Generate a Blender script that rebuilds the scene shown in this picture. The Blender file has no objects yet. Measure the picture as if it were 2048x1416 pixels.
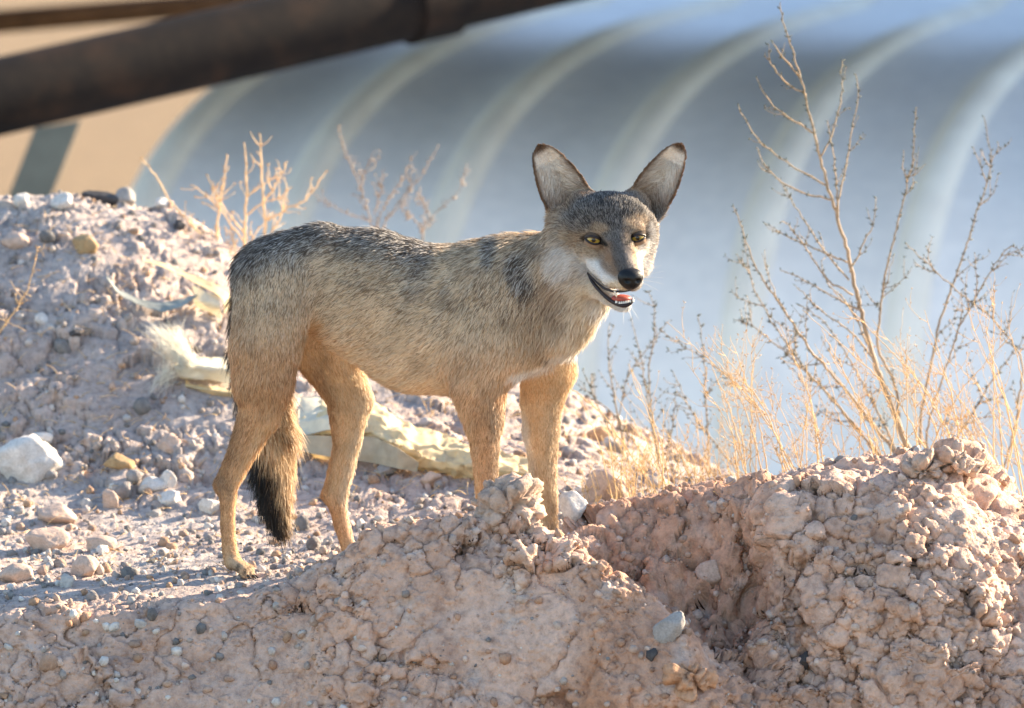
import bpy, bmesh, math, os
import numpy as np
from mathutils import Vector, Matrix
from mathutils.bvhtree import BVHTree

# ------------------------------------------------------------------ camera, world, sun, exposure
SC = bpy.context.scene
COL = SC.collection
PITCH = math.radians(7.0)
CAM = np.array([0.0, -10.0, 1.653])
DIST = 10.0 / math.cos(PITCH)
FPX = 1050.0 * DIST                     # focal length in pixels of the 2048 px wide photograph
cam_d = bpy.data.cameras.new('camera')
cam = bpy.data.objects.new('camera', cam_d)
COL.objects.link(cam)
SC.camera = cam
cam.location = CAM
cam.rotation_euler = (math.pi / 2 - PITCH, 0, 0)
cam_d.sensor_width = 36.0
cam_d.lens = 36.0 * FPX / 2048.0
cam_d.clip_start = 0.1
cam_d.clip_end = 3000.0
cam_d.dof.use_dof = True
cam_d.dof.focus_distance = DIST - 0.16
cam_d.dof.aperture_fstop = 4.2

SUN_DIR = Vector((0.79, 0.48, 0.37)).normalized()      # from the scene towards the sun
sun_d = bpy.data.lights.new('sun', 'SUN')
sun_d.energy = 5.0
sun_d.angle = math.radians(0.6)
sun_d.color = (1.0, 0.82, 0.60)
sun = bpy.data.objects.new('sun', sun_d)
COL.objects.link(sun)
sun.rotation_euler = SUN_DIR.to_track_quat('Z', 'Y').to_euler()

world = bpy.data.worlds.new('World')
SC.world = world
world.use_nodes = True
wn = world.node_tree
wn.nodes.clear()
sky = wn.nodes.new('ShaderNodeTexSky')
sky.sky_type = 'NISHITA'
sky.sun_disc = False
sky.sun_elevation = math.asin(SUN_DIR.z)
sky.sun_rotation = math.atan2(SUN_DIR.x, SUN_DIR.y)
sky.air_density = 1.0
sky.dust_density = 0.4
sky.ozone_density = 1.0
bg = wn.nodes.new('ShaderNodeBackground')
bg.inputs['Strength'].default_value = 0.105
wo = wn.nodes.new('ShaderNodeOutputWorld')
wn.links.new(sky.outputs[0], bg.inputs[0])
wn.links.new(bg.outputs[0], wo.inputs[0])

SC.view_settings.view_transform = 'Standard'
SC.view_settings.look = 'None'
SC.view_settings.gamma = 1.0
SC.view_settings.use_curve_mapping = False
SC.view_settings.exposure = 1.92
SC.render.engine = 'CYCLES'
SC.cycles.max_bounces = 6
SC.cycles.diffuse_bounces = 3
SC.cycles.transparent_max_bounces = 8
SC.cycles.use_denoising = True

RNG = np.random.default_rng(7)

# ------------------------------------------------------------------ helpers
_f = np.array([0, math.cos(PITCH), -math.sin(PITCH)])
_u = np.array([0, math.sin(PITCH), math.cos(PITCH)])
_r = np.array([1.0, 0, 0])


def P(px, py, Y):
    """the point at world depth Y seen at photograph pixel (px, py); works on arrays"""
    px = np.asarray(px, float); py = np.asarray(py, float); Y = np.asarray(Y, float)
    a = (px - 1024.0) / FPX
    b = (708.0 - py) / FPX
    d = _f + a[..., None] * _r + b[..., None] * _u
    t = (Y - CAM[1]) / d[..., 1]
    return CAM + t[..., None] * d


def ray(px, py):
    d = _f + (px - 1024.0) / FPX * _r + (708.0 - py) / FPX * _u
    return d / np.linalg.norm(d)


def mesh_obj(name, verts, faces, mat=None, parent=None, smooth=False, cols=None):
    me = bpy.data.meshes.new(name)
    v = np.asarray(verts, np.float32)
    if isinstance(faces, np.ndarray) and faces.ndim == 2:
        nf, k = faces.shape
        me.vertices.add(len(v)); me.vertices.foreach_set('co', v.ravel())
        me.loops.add(nf * k); me.loops.foreach_set('vertex_index', faces.astype(np.int32).ravel())
        me.polygons.add(nf)
        me.polygons.foreach_set('loop_start', np.arange(0, nf * k, k, dtype=np.int32))
        me.update(calc_edges=True)
        me.validate()
    else:
        me.from_pydata([tuple(x) for x in v], [], [tuple(int(i) for i in f) for f in faces])
        me.update()
    if smooth:
        me.polygons.foreach_set('use_smooth', np.ones(len(me.polygons), bool))
    if cols is not None:
        at = me.color_attributes.new('col', 'FLOAT_COLOR', 'POINT')
        c = np.ones((len(v), 4), np.float32); c[:, :3] = cols
        at.data.foreach_set('color', c.ravel())
    if mat is not None:
        me.materials.append(mat)
    o = bpy.data.objects.new(name, me)
    COL.objects.link(o)
    if parent is not None:
        o.parent = parent
    return o


def tag(o, label=None, cat=None, group=None, kind=None):
    if label: o['label'] = label
    if cat: o['category'] = cat
    if group: o['group'] = group
    if kind: o['kind'] = kind
    return o


def empty(name, loc, label, cat, group=None):
    o = bpy.data.objects.new(name, None)
    o.empty_display_size = 0.05
    COL.objects.link(o)
    o.location = loc
    tag(o, label, cat, group)
    return o


def adopt(child, root):
    """parent with the child's world position kept (roots are moved only, never turned)"""
    child.parent = root
    child.location = Vector(child.location) - Vector(root.location)
    return child


def _hash(ix, iy, iz, seed):
    h = (ix.astype(np.int64) * 374761393 + iy.astype(np.int64) * 668265263 + iz.astype(np.int64) * 2147483647 + seed * 974634777) & 0xFFFFFFFF
    h = ((h ^ (h >> 13)) * 1274126177) & 0xFFFFFFFF
    h = (h ^ (h >> 16)) & 0xFFFFFFFF
    return h


def vnoise(p, seed=0):
    """value noise, about -1..1"""
    i = np.floor(p).astype(np.int64); f = p - i
    f = f * f * f * (f * (f * 6 - 15) + 10)
    out = 0
    for dx in (0, 1):
        wx = f[:, 0] if dx else 1 - f[:, 0]
        for dy in (0, 1):
            wy = f[:, 1] if dy else 1 - f[:, 1]
            for dz in (0, 1):
                wz = f[:, 2] if dz else 1 - f[:, 2]
                out = out + wx * wy * wz * (_hash(i[:, 0] + dx, i[:, 1] + dy, i[:, 2] + dz, seed) / 2147483648.0 - 1.0)
    return out


def fbm(p, octaves=4, seed=0, gain=0.5):
    a, s, o = 1.0, 0.0, 0.0
    for k in range(octaves):
        o = o + a * vnoise(p * (2.03 ** k) + 17.3 * k, seed + k)
        s += a; a *= gain
    return o / s


def worley(p, seed=0):
    """F1 and F2 distance and the id of the nearest cell point"""
    i = np.floor(p).astype(np.int64)
    f1 = np.full(len(p), 9.0); f2 = np.full(len(p), 9.0); idn = np.zeros(len(p))
    for dx in (-1, 0, 1):
        for dy in (-1, 0, 1):
            for dz in (-1, 0, 1):
                c = i + (dx, dy, dz)
                hx = _hash(c[:, 0], c[:, 1], c[:, 2], seed); hy = (hx * 2654435761 + 12345) & 0xFFFFFFFF
                hz = (hy * 2654435761 + 54321) & 0xFFFFFFFF
                q = c + np.stack([hx, hy, hz], 1) / 4294967296.0
                d = np.sqrt(((q - p) ** 2).sum(1))
                m = d < f1
                f2 = np.where(m, f1, np.minimum(f2, d))
                f1 = np.where(m, d, f1)
                idn = np.where(m, hx / 4294967296.0, idn)
    return f1, f2, idn


def blocks(p, seed=0):
    """tilted Voronoi blocks: height about -1..1, and the crack mask"""
    i = np.floor(p).astype(np.int64)
    f1 = np.full(len(p), 9.0); f2 = np.full(len(p), 9.0); best = np.zeros((len(p), 3)); idn = np.zeros((len(p), 3))
    for dx in (-1, 0, 1):
        for dy in (-1, 0, 1):
            for dz in (-1, 0, 1):
                c = i + (dx, dy, dz)
                hx = _hash(c[:, 0], c[:, 1], c[:, 2], seed); hy = (hx * 2654435761 + 12345) & 0xFFFFFFFF
                hz = (hy * 2654435761 + 54321) & 0xFFFFFFFF
                r = np.stack([hx, hy, hz], 1) / 4294967296.0
                dv = c + r - p
                d = np.sqrt((dv ** 2).sum(1)); m = d < f1
                f2 = np.where(m, f1, np.minimum(f2, d)); f1 = np.where(m, d, f1)
                best = np.where(m[:, None], dv, best); idn = np.where(m[:, None], r, idn)
    tilt = (idn[:, [1, 2, 0]] - .5) * 2.2
    h = (idn[:, 2] - .5) * 1.3 + (tilt * best).sum(1) + .35 * np.sqrt(np.clip(1 - f1 ** 2, 0, 1))
    return h, sstep(.0, .13, f2 - f1), idn[:, 0]


def sstep(a, b, x):
    t = np.clip((x - a) / (b - a), 0, 1)
    return t * t * (3 - 2 * t)


class NT:
    """small node helper"""
    def __init__(self, name):
        self.m = bpy.data.materials.new(name); self.m.use_nodes = True
        self.t = self.m.node_tree; self.t.nodes.clear()
        self.out = self.t.nodes.new('ShaderNodeOutputMaterial')

    def n(self, kind, **kw):
        nd = self.t.nodes.new('ShaderNode' + kind)
        for k, v in kw.items():
            if k in nd.inputs.keys() if isinstance(k, str) else False:
                nd.inputs[k].default_value = v
            else:
                setattr(nd, k, v)
        return nd

    def l(self, a, b):
        self.t.links.new(a, b)

    def noise(self, scale, detail=4.0, rough=0.55, coord=None):
        nd = self.n('TexNoise'); nd.inputs['Scale'].default_value = scale
        nd.inputs['Detail'].default_value = detail; nd.inputs['Roughness'].default_value = rough
        if coord is not None: self.l(coord, nd.inputs['Vector'])
        return nd

    def ramp(self, fac, stops):
        nd = self.n('ValToRGB'); e = nd.color_ramp.elements
        while len(e) < len(stops): e.new(0.5)
        for i, (p, c) in enumerate(stops):
            e[i].position = p; e[i].color = (*c, 1)
        self.l(fac, nd.inputs[0])
        return nd.outputs[0]

    def mix(self, fac, a, b, mode='MIX'):
        nd = self.n('Mix'); nd.data_type = 'RGBA'; nd.blend_type = mode
        for sock, v in ((nd.inputs[0], fac), (nd.inputs[6], a), (nd.inputs[7], b)):
            if isinstance(v, (int, float)): sock.default_value = v
            elif isinstance(v, tuple): sock.default_value = (*v, 1)
            else: self.l(v, sock)
        return nd.outputs[2]

    def bsdf(self, color, rough=0.9, spec=0.2, **kw):
        b = self.n('BsdfPrincipled')
        if isinstance(color, tuple): b.inputs['Base Color'].default_value = (*color, 1)
        else: self.l(color, b.inputs['Base Color'])
        b.inputs['Roughness'].default_value = rough
        b.inputs['Specular IOR Level'].default_value = spec
        for k, v in kw.items(): b.inputs[k.replace('_', ' ')].default_value = v
        self.b = b
        return b

    def bump(self, h, strength=0.5, dist=0.01):
        nd = self.n('Bump'); nd.inputs['Strength'].default_value = strength; nd.inputs['Distance'].default_value = dist
        self.l(h, nd.inputs['Height']); self.l(nd.outputs[0], self.b.inputs['Normal'])

    def done(self, shader=None):
        self.l((shader or self.b).outputs[0], self.out.inputs['Surface'])
        return self.m


def attr_color(nt):
    a = nt.n('Attribute'); a.attribute_name = 'col'
    return a.outputs['Color']


def soil_material():
    nt = NT('soil')
    tc = nt.n('TexCoord').outputs['Object']
    base = attr_color(nt)
    n1 = nt.noise(9.0, 6, 0.6, tc); n2 = nt.noise(60.0, 5, 0.65, tc); n3 = nt.noise(260.0, 3, 0.6, tc)
    v1 = nt.ramp(n1.outputs[0], [(0.3, (0.78, 0.76, 0.76)), (0.55, (1.0, 1.0, 1.0)), (0.75, (1.18, 1.10, 1.02))])
    c = nt.mix(1.0, base, v1, 'MULTIPLY')
    v2 = nt.ramp(n2.outputs[0], [(0.32, (0.70, 0.68, 0.68)), (0.5, (1.0, 1.0, 1.0)), (0.7, (1.22, 1.2, 1.18))])
    c = nt.mix(1.0, c, v2, 'MULTIPLY')
    nt.bsdf(c, 0.95, 0.12)
    add = nt.n('Math', operation='ADD'); nt.l(n2.outputs[0], add.inputs[0]); nt.l(n3.outputs[0], add.inputs[1])
    nt.bump(add.outputs[0], 0.7, 0.006)
    return nt.done()


def stone_material(name, c0, c1, scale=40.0):
    nt = NT(name)
    tc = nt.n('TexCoord').outputs['Object']
    n1 = nt.noise(scale, 6, 0.65, tc); n2 = nt.noise(scale * 6, 4, 0.6, tc)
    c = nt.ramp(n1.outputs[0], [(0.3, c0), (0.7, c1)])
    v2 = nt.ramp(n2.outputs[0], [(0.3, (0.8, 0.8, 0.8)), (0.6, (1.05, 1.05, 1.05))])
    c = nt.mix(1.0, c, v2, 'MULTIPLY')
    nt.bsdf(c, 0.9, 0.2)
    nt.bump(n2.outputs[0], 0.5, 0.003)
    return nt.done()


def vcol_material(name, rough=0.85, spec=0.2, transl=0.0):
    nt = NT(name)
    c = attr_color(nt)
    b = nt.bsdf(c, rough, spec)
    if transl > 0:
        tr = nt.n('BsdfTranslucent'); nt.l(c, tr.inputs[0])
        mx = nt.n('MixShader'); mx.inputs[0].default_value = transl
        nt.l(b.outputs[0], mx.inputs[1]); nt.l(tr.outputs[0], mx.inputs[2])
        return nt.done(mx)
    return nt.done()


def plain_material(name, col, rough=0.8, spec=0.3, var=0.25, scale=30.0, transl=0.0, bump=0.0):
    nt = NT(name)
    tc = nt.n('TexCoord').outputs['Object']
    n1 = nt.noise(scale, 5, 0.6, tc)
    lo = tuple(x * (1 - var) for x in col); hi = tuple(min(1, x * (1 + var)) for x in col)
    c = nt.ramp(n1.outputs[0], [(0.3, lo), (0.7, hi)])
    b = nt.bsdf(c, rough, spec)
    if bump: nt.bump(n1.outputs[0], 0.5, bump)
    if transl > 0:
        tr = nt.n('BsdfTranslucent'); nt.l(c, tr.inputs[0])
        mx = nt.n('MixShader'); mx.inputs[0].default_value = transl
        nt.l(b.outputs[0], mx.inputs[1]); nt.l(tr.outputs[0], mx.inputs[2])
        return nt.done(mx)
    return nt.done()


PXM = 1.0 / 1050.0


def ellipsoid_mesh(C, R, nu=24, nv=14, axes=None):
    vs, fs = [], []
    for j in range(nv + 1):
        th = math.pi * j / nv
        for i in range(nu):
            ph = 2 * math.pi * i / nu
            vs.append((math.sin(th) * math.cos(ph), math.sin(th) * math.sin(ph), math.cos(th)))
    v = np.array(vs) * np.array(R)
    if axes is not None: v = v @ np.array(axes)
    for j in range(nv):
        for i in range(nu):
            a, b = j * nu + i, j * nu + (i + 1) % nu
            fs.append((a, a + nu, b + nu, b))
    return v + np.array(C), fs


def tube(pts, rad, sides=6, caps=True):
    pts = np.asarray(pts, float); n = len(pts)
    rad = np.ones(n) * rad if np.isscalar(rad) else np.asarray(rad, float)
    t = np.gradient(pts, axis=0); t /= np.linalg.norm(t, axis=1, keepdims=True) + 1e-12
    ref = np.array((0.0, 1.0, 0.0)) if abs(t[0][1]) < 0.9 else np.array((1.0, 0, 0))
    vs = []
    for i in range(n):
        a = ref - t[i] * (ref @ t[i]); a /= np.linalg.norm(a) + 1e-12; ref = a
        b = np.cross(t[i], a)
        for k in range(sides):
            an = 2 * math.pi * k / sides
            vs.append(pts[i] + rad[i] * (math.cos(an) * a + math.sin(an) * b))
    fs = []
    for i in range(n - 1):
        for k in range(sides):
            k2 = (k + 1) % sides
            fs.append((i * sides + k, i * sides + k2, (i + 1) * sides + k2, (i + 1) * sides + k))
    if caps:
        fs.append(tuple(range(sides - 1, -1, -1))); fs.append(tuple((n - 1) * sides + k for k in range(sides)))
    return np.array(vs), fs


def smooth_line(pts, n):
    pts = np.asarray(pts, float)
    d = np.concatenate([[0], np.cumsum(np.linalg.norm(np.diff(pts, axis=0), axis=1))]); d /= d[-1]
    t = np.linspace(0, 1, n)
    o = np.stack([np.interp(t, d, pts[:, k]) for k in range(pts.shape[1])], 1)
    for _ in range(max(1, n // (2 * len(pts)))):
        o[1:-1] = .25 * o[:-2] + .5 * o[1:-1] + .25 * o[2:]
    return o


# ------------------------------------------------------------------ ground far and near
SOIL = soil_material()
GZ = -1.35
gv = []
R = [0.0, 4, 10, 30, 100, 400, 1500]
for r in R:
    for k in range(48):
        a = 2 * math.pi * k / 48
        gv.append((r * math.cos(a), r * math.sin(a), GZ))
gf = []
for i in range(len(R) - 1):
    for k in range(48):
        k2 = (k + 1) % 48
        gf.append((i * 48 + k, i * 48 + k2, (i + 1) * 48 + k2, (i + 1) * 48 + k))
ground = mesh_obj('ground', gv, [f if f[0] >= 48 else (f[0], f[3], f[2]) for f in gf], SOIL,
                  cols=np.tile((0.27, 0.195, 0.12), (len(gv), 1)))
tag(ground, 'flat pale desert ground round the mound', kind='structure')

ap = [(x, y, z) for z in (GZ - .2, GZ + .03) for x, y in ((-2.2, 3.9), (9.5, 3.9), (9.5, 9.6), (-2.2, 9.6))]  # unseen pale slab, added to bounce sunlight up onto the cover
bouncer = mesh_obj('bounce_slab', ap, [(0, 3, 2, 1), (4, 5, 6, 7), (0, 1, 5, 4), (1, 2, 6, 5), (2, 3, 7, 6), (3, 0, 4, 7)], plain_material('pale_bounce', (.82, .77, .70), .9, .2, .08, 2))
tag(bouncer, 'unseen pale slab added to bounce sunlight onto the ribbed shelter', kind='structure')

# profile of the mound, column by column: (depth Y, photograph row) from the foot of the cut bank to the ridge behind
PROF = {
    -900: [(-.60, 1436), (-.52, 1360), (-.47, 1310), (-.44, 1275), (-.38, 1248), (-.10, 1165), (.35, 1095), (.80, 960), (1.70, 430)],
    0:    [(-.60, 1416), (-.52, 1345), (-.47, 1292), (-.44, 1257), (-.37, 1230), (-.10, 1160), (.35, 1095), (.80, 955), (1.70, 402)],
    160:  [(-.60, 1416), (-.52, 1345), (-.47, 1296), (-.43, 1260), (-.37, 1228), (-.10, 1160), (.35, 1092), (.80, 950), (1.70, 394)],
    300:  [(-.60, 1416), (-.52, 1350), (-.47, 1300), (-.43, 1258), (-.37, 1222), (-.10, 1158), (.35, 1090), (.80, 945), (1.72, 408)],
    420:  [(-.60, 1416), (-.52, 1350), (-.47, 1296), (-.42, 1248), (-.36, 1208), (-.10, 1156), (.35, 1087), (.80, 942), (1.74, 474)],
    500:  [(-.60, 1416), (-.52, 1345), (-.47, 1285), (-.42, 1235), (-.35, 1194), (-.10, 1153), (.35, 1083), (.80, 935), (1.75, 512)],
    600:  [(-.60, 1416), (-.53, 1335), (-.47, 1265), (-.42, 1208), (-.34, 1166), (-.12, 1145), (.35, 1080), (.82, 930), (1.75, 553)],
    650:  [(-.62, 1416), (-.54, 1325), (-.48, 1240), (-.42, 1178), (-.34, 1137), (-.14, 1138), (.35, 1077), (.84, 925), (1.75, 575)],
    720:  [(-.64, 1416), (-.56, 1310), (-.49, 1210), (-.43, 1135), (-.34, 1082), (-.16, 1122), (.35, 1072), (.85, 920), (1.75, 605)],
    820:  [(-.66, 1416), (-.57, 1300), (-.50, 1195), (-.43, 1115), (-.34, 1056), (-.16, 1110), (.35, 1066), (.85, 917), (1.75, 648)],
    950:  [(-.68, 1416), (-.59, 1295), (-.51, 1185), (-.44, 1100), (-.34, 1035), (-.16, 1108), (.35, 1058), (.85, 915), (1.75, 705)],
    1060: [(-.68, 1416), (-.60, 1300), (-.52, 1195), (-.45, 1110), (-.35, 1054), (-.16, 1110), (.35, 1050), (.85, 918), (1.75, 750)],
    1120: [(-.69, 1416), (-.61, 1305), (-.53, 1205), (-.46, 1128), (-.36, 1098), (-.14, 1108), (.35, 1045), (.85, 925), (1.75, 776)],
    1200: [(-.70, 1416), (-.62, 1300), (-.54, 1200), (-.45, 1122), (-.24, 1152), (-.03, 1040), (.35, 1030), (.85, 940), (1.75, 812)],
    1300: [(-.72, 1416), (-.64, 1320), (-.58, 1250), (-.46, 1184), (-.24, 1215), (-.03, 1008), (.35, 1012), (.85, 955), (1.75, 876)],
    1370: [(-.72, 1416), (-.67, 1365), (-.62, 1320), (-.50, 1262), (-.25, 1270), (-.04, 994), (.35, 1002), (.85, 962), (1.75, 925)],
    1430: [(-.70, 1440), (-.66, 1400), (-.60, 1375), (-.48, 1345), (-.30, 1300), (-.05, 983), (.35, 996), (.85, 972), (1.75, 962)],
    1500: [(-.66, 1450), (-.56, 1416), (-.46, 1370), (-.35, 1300), (-.20, 1170), (-.06, 970), (.35, 992), (.85, 985), (1.75, 990)],
    1535: [(-.60, 1430), (-.52, 1380), (-.44, 1300), (-.34, 1190), (-.22, 1080), (-.06, 964), (.35, 990), (.85, 990), (1.75, 1000)],
    1570: [(-.46, 1416), (-.40, 1320), (-.38, 1210), (-.34, 1110), (-.26, 1015), (-.07, 952), (.35, 985), (.85, 995), (1.75, 1010)],
    1680: [(-.54, 1416), (-.48, 1310), (-.44, 1195), (-.37, 1095), (-.26, 1000), (-.07, 932), (.35, 978), (.85, 1005), (1.75, 1030)],
    1800: [(-.58, 1416), (-.51, 1310), (-.46, 1200), (-.39, 1100), (-.27, 1000), (-.07, 925), (.35, 975), (.85, 1010), (1.75, 1045)],
    1920: [(-.58, 1416), (-.51, 1310), (-.45, 1205), (-.38, 1110), (-.26, 1010), (-.07, 930), (.35, 980), (.85, 1015), (1.75, 1055)],
    2048: [(-.56, 1416), (-.49, 1330), (-.42, 1230), (-.34, 1150), (-.23, 1075), (-.07, 1005), (.35, 1020), (.85, 1040), (1.75, 1070)],
    2300: [(-.56, 1500), (-.49, 1430), (-.42, 1340), (-.34, 1270), (-.23, 1200), (-.07, 1140), (.35, 1120), (.85, 1100), (1.75, 1100)],
    2950: [(-.56, 1700), (-.49, 1640), (-.42, 1560), (-.34, 1500), (-.23, 1450), (-.07, 1400), (.35, 1330), (.85, 1280), (1.75, 1250)],
}

for _k, _p in PROF.items():                      # the bank falls steeply in front of its lip
    _l, _s = (4, .42) if _k <= 600 else ((4, .58) if _k <= 1120 else ((3, .6) if _k <= 1430 else (4, .72)))
    for _i in range(_l):
        _p[_i] = (_p[_l][0] + (_p[_i][0] - _p[_l][0]) * _s, _p[_i][1])


def build_terrain():
    keys = sorted(PROF)
    kp = np.array(keys, float)
    tabY = np.array([[q[0] for q in PROF[k]] for k in keys]); tabP = np.array([[q[1] for q in PROF[k]] for k in keys])
    px = np.concatenate([np.linspace(-900, -70, 60, endpoint=False), np.linspace(-70, 2120, 880), np.linspace(2120, 2950, 61)[1:]])
    wob = fbm(np.stack([px / 90.0, 0 * px, 0 * px], 1), 4, 3) * 10
    # smooth interpolation over the columns
    def interp(tab):
        o = np.stack([np.interp(px, kp, tab[:, j]) for j in range(tab.shape[1])], 1)
        for k in range(900):
            j = slice(None) if k < 2 else (slice(5, 9) if k < 120 else slice(8, 9))
            o[1:-1, j] = 0.25 * o[:-2, j] + 0.5 * o[1:-1, j] + 0.25 * o[2:, j]
        return o
    Yc, Pc = interp(tabY), interp(tabP)
    n = len(px)
    ctrl = np.zeros((n, 13, 3))
    for j in range(9):
        ctrl[:, j + 2] = P(px, Pc[:, j] + wob * (0.6 if j < 5 else 0.25), Yc[:, j])
    x0 = ctrl[:, 2, 0]
    ctrl[:, 1] = np.stack([x0, Yc[:, 0] - 0.10, np.minimum(ctrl[:, 2, 2] - 0.20, -0.40)], 1)
    ctrl[:, 0] = np.stack([x0, Yc[:, 0] - 0.80, np.full(n, GZ - .06)], 1)
    xr = ctrl[:, 10, 0]
    ctrl[:, 11] = np.stack([xr * 1.03, np.full(n, 2.35), np.minimum(ctrl[:, 10, 2] - 0.40, -0.40)], 1)
    ctrl[:, 12] = np.stack([xr * 1.06, np.full(n, 3.6), np.full(n, GZ - .08)], 1)
    rows = [10, 14, 54, 52, 52, 52, 46, 46, 56, 165, 16, 10]           # rows of faces in each stretch
    vs = []
    for j, m in enumerate(rows):
        a, b = ctrl[:, j], ctrl[:, j + 1]
        pa = ctrl[:, max(j - 1, 0)]; pb = ctrl[:, min(j + 2, 12)]
        ts = np.linspace(0, 1, m + 1)[:-1] if j < len(rows) - 1 else np.linspace(0, 1, m + 1)
        for t in ts:                                                 # Catmull-Rom, softened
            m0 = 0.35 * (b - pa); m1 = 0.35 * (pb - a)
            lim = np.abs(b - a) * 1.5 + 0.01
            m0 = np.clip(m0, -lim, lim); m1 = np.clip(m1, -lim, lim)
            vs.append((2*t**3-3*t**2+1) * a + (t**3-2*t**2+t) * m0 + (-2*t**3+3*t**2) * b + (t**3-t**2) * m1)
    V = np.array(vs)                                                  # rows x cols x 3
    nr = V.shape[0]
    for _ in range(6):
        V[1:-1] = 0.25 * V[:-2] + 0.5 * V[1:-1] + 0.25 * V[2:]
        V[:, 1:-1] = 0.25 * V[:, :-2] + 0.5 * V[:, 1:-1] + 0.25 * V[:, 2:]
    rid = np.cumsum([0] + rows)
    rr = np.arange(nr)[:, None] * np.ones((1, n))
    PX = np.ones((nr, 1)) * px[None]
    face = sstep(rid[1], rid[1] + 8, rr) * (1 - sstep(rid[6] - 6, rid[7] - 10, rr))      # cut bank and its crest
    PX = np.ones((nr, 1)) * px[None]
    face2 = sstep(rid[1], rid[1] + 8, rr) * (1 - sstep(rid[7] + 4, rid[8] - 16, rr))
    face = face + (face2 - face) * sstep(1100, 1190, PX)
    face = face * (1 - 0.55 * (1 - sstep(480, 720, PX))) * (1 - 0.35 * (1 - sstep(rid[3], rid[4] + 20, rr)) * (1 - sstep(1000, 1250, PX)))

    def normals(V):
        du = np.gradient(V, axis=1); dv = np.gradient(V, axis=0)
        N = np.cross(du, dv)
        return N / (np.linalg.norm(N, axis=2, keepdims=True) + 1e-12)
    N = normals(V)
    S = V.shape
    fl = lambda a: a.reshape(-1, 3)

    def push(d):
        nonlocal V, N
        V = V + N * d.reshape(S[0], S[1], 1)
        N = normals(V)
    p = fl(V)
    F = face.ravel()
    inb = 1 - sstep(rid[10], rid[11], rr).ravel()
    # broad swells
    push(inb * (0.022 * fbm(p * 5.0, 4, 11) * (0.5 + 0.8 * F)))
    # big clods on the bank
    p = fl(V); warp = np.stack([fbm(p * 14, 3, 30 + k) for k in range(3)], 1) * 0.06
    slope = sstep(rid[7] + 10, rid[9] + 20, rr).ravel() * (0.6 + 0.4 * sstep(-.2, .3, fbm(p * 2.2, 2, 17)))
    keep = sstep(-0.30, 0.20, fbm(p * 4.0, 2, 91))
    am = np.maximum(F * 1.2, slope * .6)
    h, crack, idc = blocks((p + warp) * np.array([8.0, 8.0, 9.5]), 5)
    push(inb * am * keep * (0.030 * h - 0.012 * (1 - crack)))
    p = fl(V); warp = np.stack([fbm(p * 40, 2, 40 + k) for k in range(3)], 1) * 0.012
    h, crack, idc = blocks((p + warp) * 21.0, 6)
    keep2 = sstep(-0.15, 0.35, fbm(p * 7.0, 2, 92))
    push(inb * (0.30 + 0.8 * np.maximum(F, slope * .9)) * keep2 * (0.011 * h - 0.008 * (1 - crack)))
    p = fl(V); warp = np.stack([fbm(p * 90, 2, 45 + k) for k in range(3)], 1) * 0.005
    h, crack, idc = blocks((p + warp) * 55.0, 8)
    keep3 = sstep(-0.05, 0.35, fbm(p * 11.0, 2, 93))
    push(inb * (0.45 + 0.55 * F) * keep3 * (0.0036 * h - 0.002 * (1 - crack)))
    p = fl(V)
    f1, f2, idc = worley(p * 38.0 + fbm(p * 60, 2, 3)[:, None] * 0.5, 9)
    push(inb * (0.3 + 0.7 * F) * np.sqrt(np.clip(1 - (f1 / 0.55) ** 2, 0, 1)) * (idc > 0.6) * (0.3 + idc) * 0.0045)
    p = fl(V)
    push(inb * (0.0035 * fbm(p * 55.0, 3, 77) + 0.0010 * fbm(p * 170.0, 2, 78)))
    V = V.reshape(-1, 3)
    # earth colours: redder recess and left face, pink marl on the bank, greyer dust on the pad and the heap
    p = V
    t1 = fbm(p * 3.2, 4, 51); t2 = fbm(p * 16.0, 3, 52); t3 = fbm(p * 7.0, 3, 53)
    pink = np.array((0.65, 0.45, 0.345)); red = np.array((0.49, 0.25, 0.14)); grey = np.array((0.44, 0.39, 0.36)); pale = np.array((0.56, 0.49, 0.44))
    c = grey + (pink - grey) * np.clip(F * 1.15 + 0.30 + 0.5 * t1, 0, 1)[:, None]
    pxx = PX.ravel()
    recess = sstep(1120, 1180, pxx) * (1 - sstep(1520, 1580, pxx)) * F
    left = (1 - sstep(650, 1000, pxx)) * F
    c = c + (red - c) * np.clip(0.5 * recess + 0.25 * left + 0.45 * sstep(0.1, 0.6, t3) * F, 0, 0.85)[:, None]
    c = c + (pale - c) * np.clip(sstep(0.15, 0.6, t2) * 0.55, 0, 1)[:, None]
    nr_, nc_ = S[0], S[1]
    idx = np.arange(nr_ * nc_).reshape(nr_, nc_)
    q = np.stack([idx[:-1, :-1], idx[:-1, 1:], idx[1:, 1:], idx[1:, :-1]], -1).reshape(-1, 4)
    o = mesh_obj('terrain', V, q, SOIL, smooth=True, cols=c)
    tag(o, 'heap of crumbling pinkish earth with a cut bank in front', kind='structure')
    tri = np.concatenate([q[:, [0, 1, 2]], q[:, [0, 2, 3]]])
    return o, V, q, F, pxx


TERR, TV, TQ, TF, TPX = build_terrain()
TBVH = BVHTree.FromPolygons([tuple(v) for v in TV.tolist()], TQ.tolist(), all_triangles=False)


def hit(px, py):
    """point and normal of the terrain seen at a pixel"""
    loc, nor, _, _ = TBVH.ray_cast(Vector(CAM), Vector(ray(px, py)))
    if loc is None:
        return None, None
    if nor.dot(Vector(ray(px, py))) > 0: nor = -nor
    return np.array(loc), np.array(nor)


def drop(x, y):
    loc, nor, _, _ = TBVH.ray_cast(Vector((x, y, 3.0)), Vector((0, 0, -1)))
    return np.array(loc) if loc is not None else np.array((x, y, GZ))

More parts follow.
